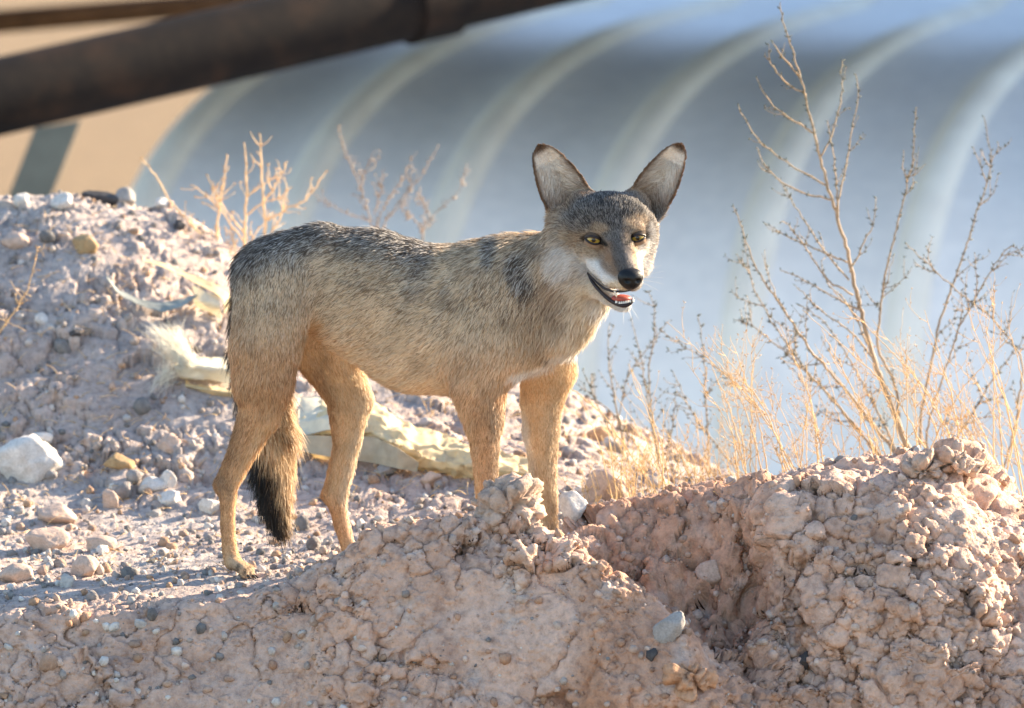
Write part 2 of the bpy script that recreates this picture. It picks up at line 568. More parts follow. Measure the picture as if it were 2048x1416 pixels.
# ------------------------------------------------------------------ behind: ribbed white cover, pipe, post
def cover_material():
    nt = NT('white_sheeting')
    tc = nt.n('TexCoord').outputs['Object']
    n1 = nt.noise(1.3, 4, .6, tc); n2 = nt.noise(14, 4, .6, tc)
    c = nt.ramp(n1.outputs[0], [(.3, (.88, .83, .78)), (.7, (.95, .91, .87))])
    v = nt.ramp(n2.outputs[0], [(.3, (.9, .9, .9)), (.7, (1.03, 1.02, 1.0))])
    nt.bsdf(nt.mix(1.0, c, v, 'MULTIPLY'), .85, .15)
    return nt.done()


def build_shelter():
    bx, by, al, Wd, Hh, ex = -1.52, 9.5, 0.27, 4.8, 1.69, 0.60
    a = np.array([math.cos(al), -math.sin(al), 0]); n = np.array([math.sin(al), math.cos(al), 0])
    base = np.array([bx, by, GZ - .02])
    ph = np.linspace(0, math.pi / 2, 64)

    def hoop(t, out=0.0):
        c = np.sign(np.cos(ph)) * np.abs(np.cos(ph)) ** ex; s = np.abs(np.sin(ph)) ** ex
        h = base + a * t + (Wd * (1 - c) - out * c)[:, None] * n + ((Hh + out) * s)[:, None] * np.array((0, 0, 1.))
        ext = np.linspace(.15, 2.4, 10)
        return np.concatenate([h, h[-1] + ext[:, None] * n + (ext * .13)[:, None] * np.array((0, 0, 1.))])
    root = empty('hoop_shelter', tuple(base + a * 3.0 + n * 0.2), 'long low white shelter with ribbed hoops, out of focus behind everything', 'shelter')
    bpy.context.view_layer.update()
    white = cover_material()
    ts = np.arange(0, 9.01, 0.05)
    spacing = 0.60
    rows = []
    for t in ts:
        k = (t % spacing) / spacing
        rows.append(hoop(t, -0.045 * math.sin(math.pi * k)))        # the sheet sags a little between the hoops
    V = np.array(rows); m, q = V.shape[:2]
    idx = np.arange(m * q).reshape(m, q)
    F = np.stack([idx[:-1, :-1], idx[1:, :-1], idx[1:, 1:], idx[:-1, 1:]], -1).reshape(-1, 4)
    adopt(mesh_obj('cover', V.reshape(-1, 3), F, white, smooth=True), root)
    ribm = plain_material('weathered_hoop', (.93, .84, .72), .9, .1, .1, 3)
    for k in range(int(9 / spacing) + 1):
        v, f = tube(hoop(k * spacing, -0.066), 0.095, 10)
        adopt(mesh_obj('rib', v, f, ribm, smooth=True), root)
    for t in (0.0, 9.0):                                              # end walls
        h = hoop(t, -0.02); foot_ = h.copy(); foot_[:, 2] = GZ - .02
        vs = np.concatenate([h, foot_]); m_ = len(h)
        adopt(mesh_obj('end_wall', vs, [(i, i + 1, m_ + i + 1, m_ + i) for i in range(m_ - 1)], white), root)
    # unseen dark block, added to keep the sun off the cover's top
    shade_block = empty('shade_block', tuple(base + a * 6.5 + n * 8.5), 'unseen tall dark block added to shade the ribbed shelter', 'shade_block')
    bpy.context.view_layer.update()
    dm = plain_material('dark_blocker', (.10, .085, .075), .8, .2, .3, 3)

    def slab(name, t0, t1, n0, n1, z0, z1, m):
        v = [base * (1, 1, 0) + a * t + n * d + np.array((0, 0, z)) for z in (z0, z1) for t, d in ((t0, n0), (t1, n0), (t1, n1), (t0, n1))]
        return adopt(mesh_obj(name, v, [(0, 3, 2, 1), (4, 5, 6, 7), (0, 1, 5, 4), (1, 2, 6, 5), (2, 3, 7, 6), (3, 0, 4, 7)], m), shade_block)
    slab('shade_wall', 2.4, 12.0, 7.25, 10.5, GZ, 5.0, dm)
    slab('shade_cap', 2.2, 12.2, 7.1, 10.7, 5.003, 5.12, dm)
    # unseen corrugated sheet, added to block sky light from the cover's upper left
    scr = empty('sky_screen', tuple(base + a * 0.5 + n * 1.5), 'unseen dark corrugated sheet added to shade the left end of the ribbed shelter', 'sky_screen')
    bpy.context.view_layer.update()
    ts_ = np.arange(-2.2, 3.4, .05); V = []
    for d, z in ((-0.35, .88), (3.2, 1.05)):
        for k, t in enumerate(ts_): V.append(base * (1, 1, 0) + a * t + n * d + np.array((0, 0, z + .018 * (k % 4 in (1, 2)))))
    V = np.array(V); m_ = len(ts_); V = np.concatenate([V, V + (0, 0, .012)])
    F = [(i, i + 1, m_ + i + 1, m_ + i) for i in range(m_ - 1)] + [(2 * m_ + i, 3 * m_ + i, 3 * m_ + i + 1, 2 * m_ + i + 1) for i in range(m_ - 1)] + [(i, 2 * m_ + i, 2 * m_ + i + 1, i + 1) for i in range(m_ - 1)]
    adopt(mesh_obj('screen_sheet', V, F, dm), scr)
    for d_, z_ in ((-0.3, .86), (3.1, 1.03)):
        q = base * (1, 1, 0) + a * -2.1 + n * d_
        v, f = tube([q + (0, 0, GZ), q + (0, 0, z_)], .05, 8); adopt(mesh_obj('post', v, f, dm), scr)


def rust_material():
    nt = NT('dark_pipe_steel')
    tc = nt.n('TexCoord').outputs['Object']
    n1 = nt.noise(6, 6, .65, tc); n2 = nt.noise(40, 4, .6, tc)
    c = nt.ramp(n1.outputs[0], [(.3, (.008, .007, .008)), (.5, (.014, .011, .010)), (.72, (.034, .020, .014))])
    nt.bsdf(c, .8, .1); nt.bump(n2.outputs[0], .4, .004)
    return nt.done()


def pipe(name, label, A, B, r, mat, couple=()):
    A, B = np.array(A), np.array(B)
    A = A - (B - A) * (1.2 if couple else .6)
    root = empty(name, tuple((A + B) / 2 - (0, 0, r)), label, 'pipe')
    bpy.context.view_layer.update()
    v, f = tube(np.linspace(A, B, 12), r, 40)
    adopt(mesh_obj('barrel', v, f, mat, smooth=True), root)
    for t in couple:
        c = A + (B - A) * t; d = (B - A) / np.linalg.norm(B - A)
        v, f = tube([c - d * .09, c - d * .085, c + d * .085, c + d * .09], [r * 1.05, r * 1.14, r * 1.14, r * 1.05], 40)
        adopt(mesh_obj('coupling', v, f, mat, smooth=False), root)
    return root


build_shelter()
RUST = rust_material()
pipe('large_pipe', 'thick dark pipe running up out of the picture above the heap', P(-330, 268, 6.2), P(1500, -150, 8.2), 0.122, RUST, (0.30, 0.8273))
pipe('thin_pipe', 'thinner rust brown pipe behind the thick dark pipe', P(-200, 60, 12.5), P(760, -20, 13.5), 0.05, plain_material('rusty_steel', (.16, .075, .035), .8, .2, .4, 8))
# slanting prop under the pipe
pa, pb = P(115, 250, 6.35), P(-325, 860, 6.2)
root = empty('pipe_prop', tuple(pb), 'grey green slanting steel prop under the thick pipe', 'prop')
bpy.context.view_layer.update()
pm = plain_material('painted_prop', (.115, .13, .115), .6, .3, .2, 6)
pb[2] = GZ
d = (pb - pa); sdx = np.array((0.07, 0, 0.012)); sdy = np.array((0, 0.03, 0))
sec = [(-1, -1), (1, -1), (1, -.7), (-.7, -.7), (-.7, .7), (1, .7), (1, 1), (-1, 1)]       # channel section
vs = [p + sdx * x + sdy * y for p in (pa, pb) for x, y in sec]
k = len(sec)
fs = [(i, (i + 1) % k, k + (i + 1) % k, k + i) for i in range(k)]
adopt(mesh_obj('channel', vs, fs, pm), root)
fp = [pb + np.array((x * .13, y * .1, z)) for z in (0, .015) for x, y in ((-1, -1), (1, -1), (1, 1), (-1, 1))]
adopt(mesh_obj('foot_plate', fp, [(0, 1, 2, 3), (4, 5, 6, 7), (0, 1, 5, 4), (1, 2, 6, 5), (2, 3, 7, 6), (3, 0, 4, 7)], pm), root)


# ------------------------------------------------------------------ stones, clods, gravel
def ico(sub):
    bm = bmesh.new(); bmesh.ops.create_icosphere(bm, subdivisions=sub, radius=1.0)
    v = np.array([x.co[:] for x in bm.verts]); f = np.array([[q.index for q in p.verts] for p in bm.faces]); bm.free()
    return v, f


ICO = {k: ico(k) for k in (1, 2, 3, 4, 5)}


def rock_shape(seed, sub=4, planes=13, rough=0.05):
    r = np.random.default_rng(seed)
    v, f = ICO[sub]
    n = r.normal(size=(planes, 3)); n /= np.linalg.norm(n, axis=1, keepdims=True)
    d = r.uniform(0.62, 1.0, planes)
    c = v @ n.T
    rad = np.where(c > 0.05, d / np.maximum(c, 0.05), 9).min(1)
    rad = np.minimum(rad, 1.15)
    w = v * rad[:, None]
    w = w * (1 + rough * fbm(v * 2.5 + seed, 4, seed % 97) + rough * .6 * fbm(v * 9 + seed, 3, seed % 91))[:, None]
    return w, f


PALE = stone_material('pale_limestone', (.52, .47, .42), (.76, .72, .67))
GREYS = stone_material('grey_stone', (.28, .26, .24), (.42, .38, .35))
DARKS = stone_material('dark_stone', (.035, .035, .04), (.11, .10, .095))
PINKS = stone_material('pink_sandstone', (.46, .33, .26), (.64, .48, .38))
TANS = stone_material('tan_stone', (.34, .22, .11), (.50, .35, .19))
ORANGES = stone_material('orange_clay_lump', (.50, .29, .16), (.66, .42, .25))


def stone(px, py, w, h, mat, label, seed, depth=1.0, tilt=0.0, sink=0.24, rough=.09, cat='stone', name='stone', Y=None):
    """a stone whose outline is about w x h photograph pixels, its middle seen at (px, py)"""
    base, nr = hit(px, min(py + h * 0.35, 1412))
    if base is None: base = P(px, py + h * .35, 1.7 if Y is None else Y)
    sc = (base[1] - CAM[1]) / 10.0
    v, f = rock_shape(seed, 4, 13, rough)
    s = np.array((w / 2 * PXM, w / 2 * PXM * depth, h / 2 * PXM * 1.1)) * sc * 1.12
    v = v / np.abs(v).max(0) * s
    a = math.radians(tilt)
    v = v @ np.array([[math.cos(a), 0, math.sin(a)], [0, 1, 0], [-math.sin(a), 0, math.cos(a)]])
    o = mesh_obj(name, v, f, mat)
    o.location = base + np.array((0, s[1] * .35, h * PXM * sc * (0.5 - sink)))
    tag(o, label, cat)
    return o


ST = [
    (62, 918, 138, 92, PALE, 'large chalky white stone at the left edge of the pad', 12, .8, 8),
    (78, 878, 52, 30, PALE, 'small white stone leaning behind the large white stone', 31, .8, 20),
    (302, 968, 62, 36, PALE, 'flat white stone, lowest of the white cluster left of the hock', 14, .8, 0),
    (337, 960, 32, 40, PALE, 'upright rounded white stone in the white cluster', 15, .8, 0),
    (338, 998, 46, 30, PALE, 'jagged white stone in front of the white cluster', 36, .8, 10),
    (418, 1012, 44, 34, PALE, 'white stone half hidden by the near hind leg', 17, .8, 20),
    (310, 1025, 34, 18, GREYS, 'small angular grey stone below the white cluster', 18, .8, 10),
    (92, 1085, 88, 52, PINKS, 'broad salmon pink stone near the front of the pad', 19, .8, 6),
    (28, 1150, 70, 44, PINKS, 'pale pink stone cut by the left frame edge', 20, .8, 0),
    (172, 1135, 58, 46, PINKS, 'squat pink stone right of the salmon stone', 21, .8, 0),
    (112, 1030, 76, 44, PINKS, 'low dusty pink lump behind the salmon stone', 22, .9, 0),
    (222, 1000, 36, 46, PINKS, 'leaning wedge shaped pink stone', 23, .7, 35),
    (338, 888, 48, 40, PINKS, 'rounded pink stone at the foot of the heap', 24, .8, 0),
    (200, 1090, 60, 36, PINKS, 'flat pinkish stone between the salmon stone and the leg', 58, .8, 0),
    (240, 922, 60, 28, TANS, 'long flat tan stone left of the white cluster', 25, .8, -12),
    (172, 487, 48, 42, TANS, 'tan brown stone high on the slope of the heap', 26, .8, 10),
    (83, 637, 34, 22, PALE, 'small white stone on the slope behind the left twig', 27, .8, 8),
    (150, 665, 26, 15, DARKS, 'small black stone on the slope', 28, .8, 0),
    (28, 482, 54, 34, PINKS, 'pale stone near the top left of the heap', 29, .8, 0),
    (205, 395, 80, 32, DARKS, 'long dark slab on the crest of the heap', 30, .7, -4),
    (250, 392, 40, 34, GREYS, 'grey lump on the crest beside the dark slab', 41, .8, 0),
    (125, 402, 44, 32, PALE, 'pale angular stone on the crest of the heap', 32, .8, 0),
    (45, 398, 34, 28, PALE, 'pale blue tinted stone at the left end of the crest', 33, .8, 15),
    (322, 405, 34, 22, PALE, 'small white stone at the right end of the crest', 34, .8, 10),
    (357, 450, 24, 22, DARKS, 'black stone on the shoulder of the heap under the golden twigs', 35, .8, 30),
    (1148, 1008, 52, 54, PALE, 'blue white stone beside the far forepaw', 37, .8, 20),
    (1216, 976, 98, 74, PINKS, 'big smooth grey pink boulder beside the blue white stone', 38, .8, 0),
    (1338, 1248, 50, 70, GREYS, 'pale grey stone set in the edge of the front bank', 39, .7, -30),
    (1608, 1320, 34, 34, DARKS, 'round black stone stuck in the shaded bank', 42, .8, 0),
    (1302, 1310, 26, 26, DARKS, 'small dark stone in the front bank near the orange lump', 43, .8, 0),
    (1420, 1140, 54, 44, PINKS, 'pink lump lodged under the overhang', 44, .8, 0),
    (575, 1020, 26, 24, PALE, 'small white stone right of the tail tip', 45, .8, 0),
    (770, 940, 46, 22, GREYS, 'flat grey stone in front of the cream sack', 46, .8, 0),
    (860, 955, 44, 26, PINKS, 'pinkish stone in front of the right end of the cream sack', 47, .8, 0),
    (1205, 872, 74, 34, ORANGES, 'long buff stone on the slope behind the chest', 48, .8, 16),
]
for i, (x, y, w, h, m, lab, sd, dp, tl) in enumerate(ST):
    stone(x, y, w, h, m, lab, sd, dp, tl)


def clod(px, py, w, h, label, seed, Y=None, name='earth_clod', tint=(.56, .41, .32)):
    base, nr = hit(px, py + h * 0.3)
    if base is None or Y is not None: base = P(px, py + h * .3, Y if Y is not None else -.1)
    v, f = ICO[5]
    s = np.array((w / 2, w / 2 * .8, h / 2)) * PXM
    p = v * (1 + .30 * fbm(v * 1.4 + seed, 3, seed))[:, None] * s
    q = p + base
    for sc, am, sd in ((15, .022, 1), (32, .012, 2), (70, .005, 3)):
        hh, ck, idc = blocks((q + .012 * fbm(q * 30, 2, 5)[:, None]) * sc, seed + sd)
        p = p + v * (am * hh - am * .7 * (1 - ck))[:, None]
    c = np.array(tint) * (1 + .18 * fbm(q * 18, 3, 9))[:, None]
    o = mesh_obj(name, p, f, SOIL, smooth=True, cols=c)
    o.location = base + np.array((0, .01, h * PXM * .22))
    tag(o, label, 'clod')


clod(1012, 1012, 104, 92, 'knobbly lump of earth standing in front of the near forepaw', 3, -.33)
clod(1058, 1062, 48, 48, 'smaller crumbly clod right of the knobbly lump', 4, -.34)
clod(1905, 926, 92, 58, 'rounded clod perched on top of the right bank', 5)
clod(1850, 940, 60, 36, 'low clod beside the rounded clod on the right bank', 6)


def scatter(name, label, count, mats, sizes, mask, seed, sub=1, tints=None):
    r = np.random.default_rng(seed)
    c = TV[TQ].mean(1)
    area = np.linalg.norm(np.cross(TV[TQ[:, 2]] - TV[TQ[:, 0]], TV[TQ[:, 3]] - TV[TQ[:, 1]]), axis=1)
    fpx = TPX[TQ[:, 0]]; fF = TF[TQ[:, 0]]
    wgt = area * mask(fpx, fF, c)
    pick = r.choice(len(c), count, p=wgt / wgt.sum())
    shapes = [rock_shape(900 + k, sub, 9, .03)[0] for k in range(14)]
    f = ICO[sub][1]; nv = len(shapes[0])
    s = sizes(r.random(count))
    k = r.integers(0, 14, count)
    base = np.array(shapes)[k]
    ang = r.random((count, 3)) * 6.283
    ca, sa = np.cos(ang), np.sin(ang)
    Rz = np.zeros((count, 3, 3)); Rz[:, 0, 0] = ca[:, 0]; Rz[:, 0, 1] = -sa[:, 0]; Rz[:, 1, 0] = sa[:, 0]; Rz[:, 1, 1] = ca[:, 0]; Rz[:, 2, 2] = 1
    Rx = np.zeros((count, 3, 3)); Rx[:, 0, 0] = 1; Rx[:, 1, 1] = ca[:, 1]; Rx[:, 1, 2] = -sa[:, 1]; Rx[:, 2, 1] = sa[:, 1]; Rx[:, 2, 2] = ca[:, 1]
    st = r.uniform(.55, 1.0, (count, 1, 3))
    v = np.einsum('nij,nvj->nvi', Rz @ Rx, base * st) * s[:, None, None]
    pos = c[pick]; pos[:, 2] += s * .25
    v = v + pos[:, None]
    F = (f[None] + (np.arange(count) * nv)[:, None, None]).reshape(-1, 3)
    t = np.array(tints)[r.integers(0, len(tints), count)] * r.uniform(.8, 1.15, (count, 1))
    o = mesh_obj(name, v.reshape(-1, 3), F, SOIL, cols=np.repeat(t, nv, 0))
    tag(o, label, 'gravel', kind='stuff')


GT = [(.56, .50, .45), (.44, .37, .32), (.34, .31, .29), (.52, .37, .28), (.66, .62, .57), (.24, .23, .22), (.50, .33, .22)]
inview = lambda fpx, c: (fpx > -250) & (fpx < 2300) & (c[:, 1] < 1.9)
scatter('gravel', 'loose gravel and chips over the pad and the heap', 15000, None, lambda u: .0022 + .0125 * u ** 4.5,
        lambda fpx, F, c: inview(fpx, c) * (1 - .97 * F) * (1 + 1.5 * (c[:, 1] < .6)), 5, 1, GT)
scatter('pebbles', 'scattered larger pebbles over the pad and the heap', 520, None, lambda u: .009 + .017 * u ** 3,
        lambda fpx, F, c: inview(fpx, c) * (1 - .9 * F), 6, 2, GT)
scatter('rubble', 'crumbs of pink earth on the cut banks', 2600, None, lambda u: .003 + .013 * u ** 3.5,
        lambda fpx, F, c: inview(fpx, c) * F * (c[:, 2] > -.35), 7, 1, [(.58, .42, .33), (.52, .36, .27), (.64, .5, .41), (.5, .31, .21)])


clod(1385, 1350, 76, 64, 'orange clay lump at the lower edge of the front bank', 15, tint=(.58, .34, .21))
# ------------------------------------------------------------------ the coyote: one continuous body grown from a distance field
PXM = 1.0 / 1050.0


def build_coyote():
    prims = []          # each: dict(kind, geometry, k, flow, length, colour key)

    def chain(pts, k=0.03, sy=1.0, flow=None, fl=0.02, reg='flank'):
        for j, (a, b) in enumerate(zip(pts[:-1], pts[1:])):
            A = P(a[0], a[1], a[2]); B = P(b[0], b[1], b[2])
            f = (B - A) / np.linalg.norm(B - A) if flow is None else np.array(flow, float)
            prims.append(dict(t='cone', A=A, B=B, ra=a[3] * PXM, rb=b[3] * PXM, sy=sy, k=k, flow=f, fl=fl, reg=reg, first=(j == 0)))

    def ell(px, py, Y, rx, ry, rz, k=0.02, flow=(0, 0, -1), fl=0.01, reg='head', rot=0.0):
        prims.append(dict(t='ell', C=P(px, py, Y), r=np.array((rx, ry, rz)) * PXM, k=k, flow=np.array(flow, float), fl=fl, reg=reg, rot=rot))

    # trunk
    back = (-0.85, -0.05, -0.45)
    chain([(560, 558, 0, 90), (640, 545, 0, 98), (740, 590, 0, 132), (840, 637, 0, 149), (940, 642, -.005, 150), (1010, 606, -.01, 122)],
          0.04, 0.66, back, 0.0155, 'trunk')
    chain([(1005, 590, -.005, 104), (1085, 556, -.03, 84), (1160, 512, -.075, 68)], 0.05, 0.85, (-0.55, 0.05, -0.8), 0.026, 'neck')
    chain([(1055, 640, -.03, 92), (1120, 645, -.05, 62), (1170, 590, -.08, 50)], 0.04, 0.9, (-0.35, 0.0, -0.9), 0.024, 'chest')
    # near hind leg
    chain([(554, 580, -.035, 82), (530, 700, -.075, 70), (526, 770, -.085, 60), (522, 830, -.09, 38), (497, 892, -.092, 22), (470, 950, -.092, 17), (459, 975, -.092, 16)],
          0.03, 0.75, None, 0.014, 'thigh')
    chain([(443, 968, -.092, 13), (456, 998, -.092, 16), (455, 1045, -.092, 14), (459, 1100, -.094, 15), (466, 1124, -.10, 18)], 0.012, 1.0, None, 0.006, 'leg')
    chain([(500, 838, -.09, 26), (466, 900, -.092, 10.5), (444, 950, -.092, 9.5), (440, 972, -.092, 12.5)], 0.012, .8, None, 0.007, 'thigh')
    for dx, dY in ((0, -.022), (10, -.010), (14, .006), (4, .018)):
        chain([(468 + dx * .4, 1128, -.10 + dY * .7, 12), (484 + dx, 1138, -.112 + dY, 10.5), (490 + dx, 1150, -.115 + dY, 8)], 0.003, 1.0, (0.7, -.3, -0.6), 0.004, 'paw')
    # far hind leg
    chain([(590, 590, .035, 80), (660, 710, .065, 66), (702, 800, .07, 42), (700, 880, .075, 22), (690, 940, .075, 16), (680, 990, .075, 16)], 0.03, 0.75, None, 0.012, 'innerthigh')
    chain([(684, 820, .07, 28), (677, 890, .075, 11), (662, 950, .075, 9.5), (655, 990, .075, 12)], 0.012, .8, None, 0.007, 'innerthigh')
    chain([(657, 990, .075, 13), (676, 1015, .075, 17), (684, 1050, .075, 16), (698, 1098, .07, 15), (710, 1112, .065, 18)], 0.012, 1.0, None, 0.006, 'leg')
    for dx, dY in ((0, -.022), (10, -.010), (14, .006), (4, .018)):
        chain([(712 + dx * .4, 1112, .06 + dY * .7, 12), (728 + dx, 1120, .048 + dY, 10.5), (736 + dx, 1128, .045 + dY, 8)], 0.003, 1.0, (0.7, -.3, -0.6), 0.004, 'paw')
    # near fore leg
    chain([(985, 610, -.045, 96), (968, 700, -.07, 84), (958, 780, -.085, 54), (966, 835, -.09, 37)], 0.04, 0.72, (-0.35, 0, -0.9), 0.016, 'shoulder')
    chain([(966, 825, -.09, 36), (970, 900, -.09, 27), (973, 975, -.09, 22), (975, 1005, -.09, 22.5), (977, 1060, -.09, 17), (980, 1092, -.094, 18)], 0.02, 0.9, None, 0.008, 'foreleg')
    for dx, dY in ((0, -.022), (10, -.010), (14, .006), (4, .018)):
        chain([(982 + dx * .4, 1092, -.10 + dY * .7, 13), (998 + dx, 1104, -.112 + dY, 11), (1006 + dx, 1114, -.115 + dY, 8)], 0.003, 1.0, (0.7, -.3, -0.6), 0.004, 'paw')
    # far fore leg
    chain([(1080, 680, .01, 74), (1096, 740, .045, 56), (1084, 800, .058, 42), (1082, 860, .06, 36), (1086, 940, .06, 26), (1091, 985, .06, 23), (1097, 1040, .06, 17), (1102, 1082, .056, 18)],
          0.03, 0.9, None, 0.010, 'farfore')
    for dx, dY in ((0, -.022), (10, -.010), (14, .006), (4, .018)):
        chain([(1104 + dx * .4, 1084, .05 + dY * .7, 13), (1120 + dx, 1096, .038 + dY, 11), (1128 + dx, 1106, .035 + dY, 8)], 0.003, 1.0, (0.7, -.3, -0.6), 0.004, 'paw')
    # tail
    chain([(512, 530, .01, 28), (494, 600, .04, 22), (499, 700, .065, 30), (522, 790, .075, 40), (545, 870, .078, 37), (544, 940, .078, 29), (548, 1005, .078, 19), (562, 1060, .078, 6)],
          0.02, 1.0, None, 0.045, 'tail')
    nb = len(prims)
    # head
    ell(1217, 449, -.112, 88, 84, 58, 0.02, (0, 0.8, 0.6), 0.010, 'crown')
    ell(1217, 422, -.138, 62, 46, 34, 0.02, (0, 0.7, 0.7), 0.009, 'crown')
    ell(1168, 412, -.092, 34, 30, 26, 0.02, (-.2, .6, .7), 0.011, 'earbase')
    ell(1266, 409, -.088, 32, 28, 24, 0.02, (.2, .6, .7), 0.011, 'earbase')
    ell(1120, 445, -.085, 22, 24, 26, 0.025, (-.7, .3, -.3), 0.012, 'earbase')
    chain([(1146, 490, -.09, 48), (1176, 545, -.10, 45)], 0.03, 1.0, (-0.8, 0.1, -0.5), 0.020, 'cheek')
    chain([(1279, 474, -.105, 32), (1275, 524, -.120, 27)], 0.03, 1.0, (0.8, 0.1, -0.5), 0.012, 'farcheek')
    ell(1192, 464, -.172, 22, 16, 13, 0.012, (-0.4, 0.6, 0.5), 0.006, 'brow')
    ell(1266, 460, -.172, 20, 16, 13, 0.012, (0.4, 0.6, 0.5), 0.006, 'brow')
    ell(1186, 502, -.155, 26, 24, 20, 0.015, (-0.9, 0.4, 0.0), 0.007, 'undereye')
    ell(1268, 498, -.150, 24, 24, 20, 0.015, (0.9, 0.4, 0.0), 0.007, 'undereye')
    chain([(1232, 468, -.168, 33), (1243, 512, -.205, 27), (1254, 545, -.243, 20), (1259, 558, -.256, 18)], 0.016, 1.0, (-0.15, 0.6, 0.75), 0.005, 'bridge')
    chain([(1203, 525, -.165, 27), (1226, 552, -.212, 22), (1249, 568, -.247, 15)], 0.012, 1.0, (-0.7, 0.6, 0.25), 0.006, 'upperlip')
    chain([(1262, 520, -.170, 22), (1268, 550, -.220, 18), (1270, 566, -.245, 14)], 0.012, 1.0, (0.6, 0.7, 0.2), 0.005, 'farlip')
    chain([(1186, 562, -.12, 26), (1218, 592, -.175, 16), (1240, 608, -.212, 12), (1250, 610, -.222, 11)], 0.012, 1.0, (-0.6, 0.3, -0.6), 0.008, 'jaw')
    ehead = len(prims)

    # ---- rectilinear grid, finer round the head
    def axis(segs):
        o = []
        for a, b, s in segs:
            o.append(np.arange(a, b, s))
        return np.concatenate(o)
    xa = (400 - 1024) * PXM; xb = (1035 - 1024) * PXM; xc = (1395 - 1024) * PXM
    gx = axis([(xa, xb, 0.0048), (xb, xc, 0.0026)])
    gy = axis([(-0.31, -0.13, 0.0026), (-0.13, 0.17, 0.0044)])
    zt = P(1200, 262, -.1)[2]; zm = P(1200, 660, -.1)[2]
    gz = axis([(-0.06, zm, 0.0048), (zm, zt, 0.0026)])
    shp = (len(gx), len(gy), len(gz))
    D = np.full(shp, 0.25, np.float32)

    def dist(pr, X, Y, Z):
        if pr['t'] == 'cone':
            A, B = pr['A'], pr['B']; sy = pr['sy']
            bx, by, bz = B[0] - A[0], (B[1] - A[1]), B[2] - A[2]
            px_, py_, pz_ = X - A[0], Y - A[1], Z - A[2]
            t = np.clip((px_ * bx + py_ * by + pz_ * bz) / (bx * bx + by * by + bz * bz), 0, 1)
            r = pr['ra'] + (pr['rb'] - pr['ra']) * t
            return np.sqrt((px_ - t * bx) ** 2 + ((py_ - t * by) / sy) ** 2 + (pz_ - t * bz) ** 2) - r
        C, r = pr['C'], pr['r']
        qx, qy, qz = X - C[0], Y - C[1], Z - C[2]
        k0 = np.sqrt((qx / r[0]) ** 2 + (qy / r[1]) ** 2 + (qz / r[2]) ** 2)
        k1 = np.sqrt((qx / r[0] ** 2) ** 2 + (qy / r[1] ** 2) ** 2 + (qz / r[2] ** 2) ** 2) + 1e-6
        return k0 * (k0 - 1) / k1

    def smin(a, b, k):
        h = np.clip(0.5 + 0.5 * (b - a) / k, 0, 1)
        return b + (a - b) * h - k * h * (1 - h)

    def bounds(pr):
        if pr['t'] == 'cone':
            r = max(pr['ra'], pr['rb']); lo = np.minimum(pr['A'], pr['B']) - r; hi = np.maximum(pr['A'], pr['B']) + r
        else:
            lo = pr['C'] - pr['r']; hi = pr['C'] + pr['r']
        m = pr['k'] + 0.02
        s = []
        for g, a, b in zip((gx, gy, gz), lo - m, hi + m):
            s.append(slice(max(np.searchsorted(g, a) - 1, 0), min(np.searchsorted(g, b) + 1, len(g))))
        return tuple(s)

    def apply(pr, d=None, op='u'):
        s = bounds(pr)
        X, Y, Z = gx[s[0]][:, None, None], gy[s[1]][None, :, None], gz[s[2]][None, None, :]
        v = dist(pr, X, Y, Z).astype(np.float32)
        if op == 'u': D[s] = smin(D[s], v, pr['k'])
        else: D[s] = -smin(-D[s], v, pr['k'])

    groups = []
    for pr in prims:
        if pr.get('first', True): groups.append([])
        groups[-1].append(pr)
    for gr in groups:                       # one limb: plain union inside, smooth union with the rest
        bs = [bounds(pr) for pr in gr]
        s = tuple(slice(min(b[i].start for b in bs), max(b[i].stop for b in bs)) for i in range(3))
        loc = np.full(D[s].shape, 0.25, np.float32)
        for pr, b in zip(gr, bs):
            X, Y, Z = gx[b[0]][:, None, None], gy[b[1]][None, :, None], gz[b[2]][None, None, :]
            q = tuple(slice(b[i].start - s[i].start, b[i].stop - s[i].start) for i in range(3))
            loc[q] = smin(loc[q], dist(pr, X, Y, Z).astype(np.float32), min(0.006, 0.3 * min(pr['ra'], pr['rb'])) if pr['t'] == 'cone' else 1e-4)
        D[s] = smin(D[s], loc, gr[0]['k'])

    # ears: cupped sheets
    ears = []

    def ear(tip, base, w0, Yb, Yt, side):
        T = P(tip[0], tip[1], Yt); B = P(base[0], base[1], Yb)
        ax = T - B; L = np.linalg.norm(ax); ax /= L
        q = np.array((0.12 * side, 1.0, 0.1)); q -= ax * (q @ ax); q /= np.linalg.norm(q)
        tr = np.cross(ax, q)
        ears.append(dict(B=B, ax=ax, L=L, q=q, tr=tr, w0=w0 * PXM, side=side))

    def ear_coords(e, p):
        d = p - e['B']
        s = (d @ e['ax']) / e['L']; t = d @ e['tr']; q = d @ e['q']
        w = e['w0'] * np.interp(s, [-0.4, -0.15, 0, 0.15, 0.35, 0.55, 0.75, 0.88, 0.95, 1.0, 1.1], [0.6, 0.9, 1.0, 1.0, 0.98, 0.87, 0.69, 0.52, 0.40, 0.22, -0.3])
        tn = t / np.maximum(w, 0.004)
        qc = 0.034 * np.interp(s, [-.2, 0, .4, 1], [1.0, 1.0, .8, .25]) * (1 - np.clip(tn, -1.3, 1.3) ** 2)
        return s, t, q, w, tn, qc

    ear((1079, 293), (1147, 418), 49, -.095, -.075, -1)
    ear((1362, 290), (1290, 412), 43, -.090, -.070, 1)
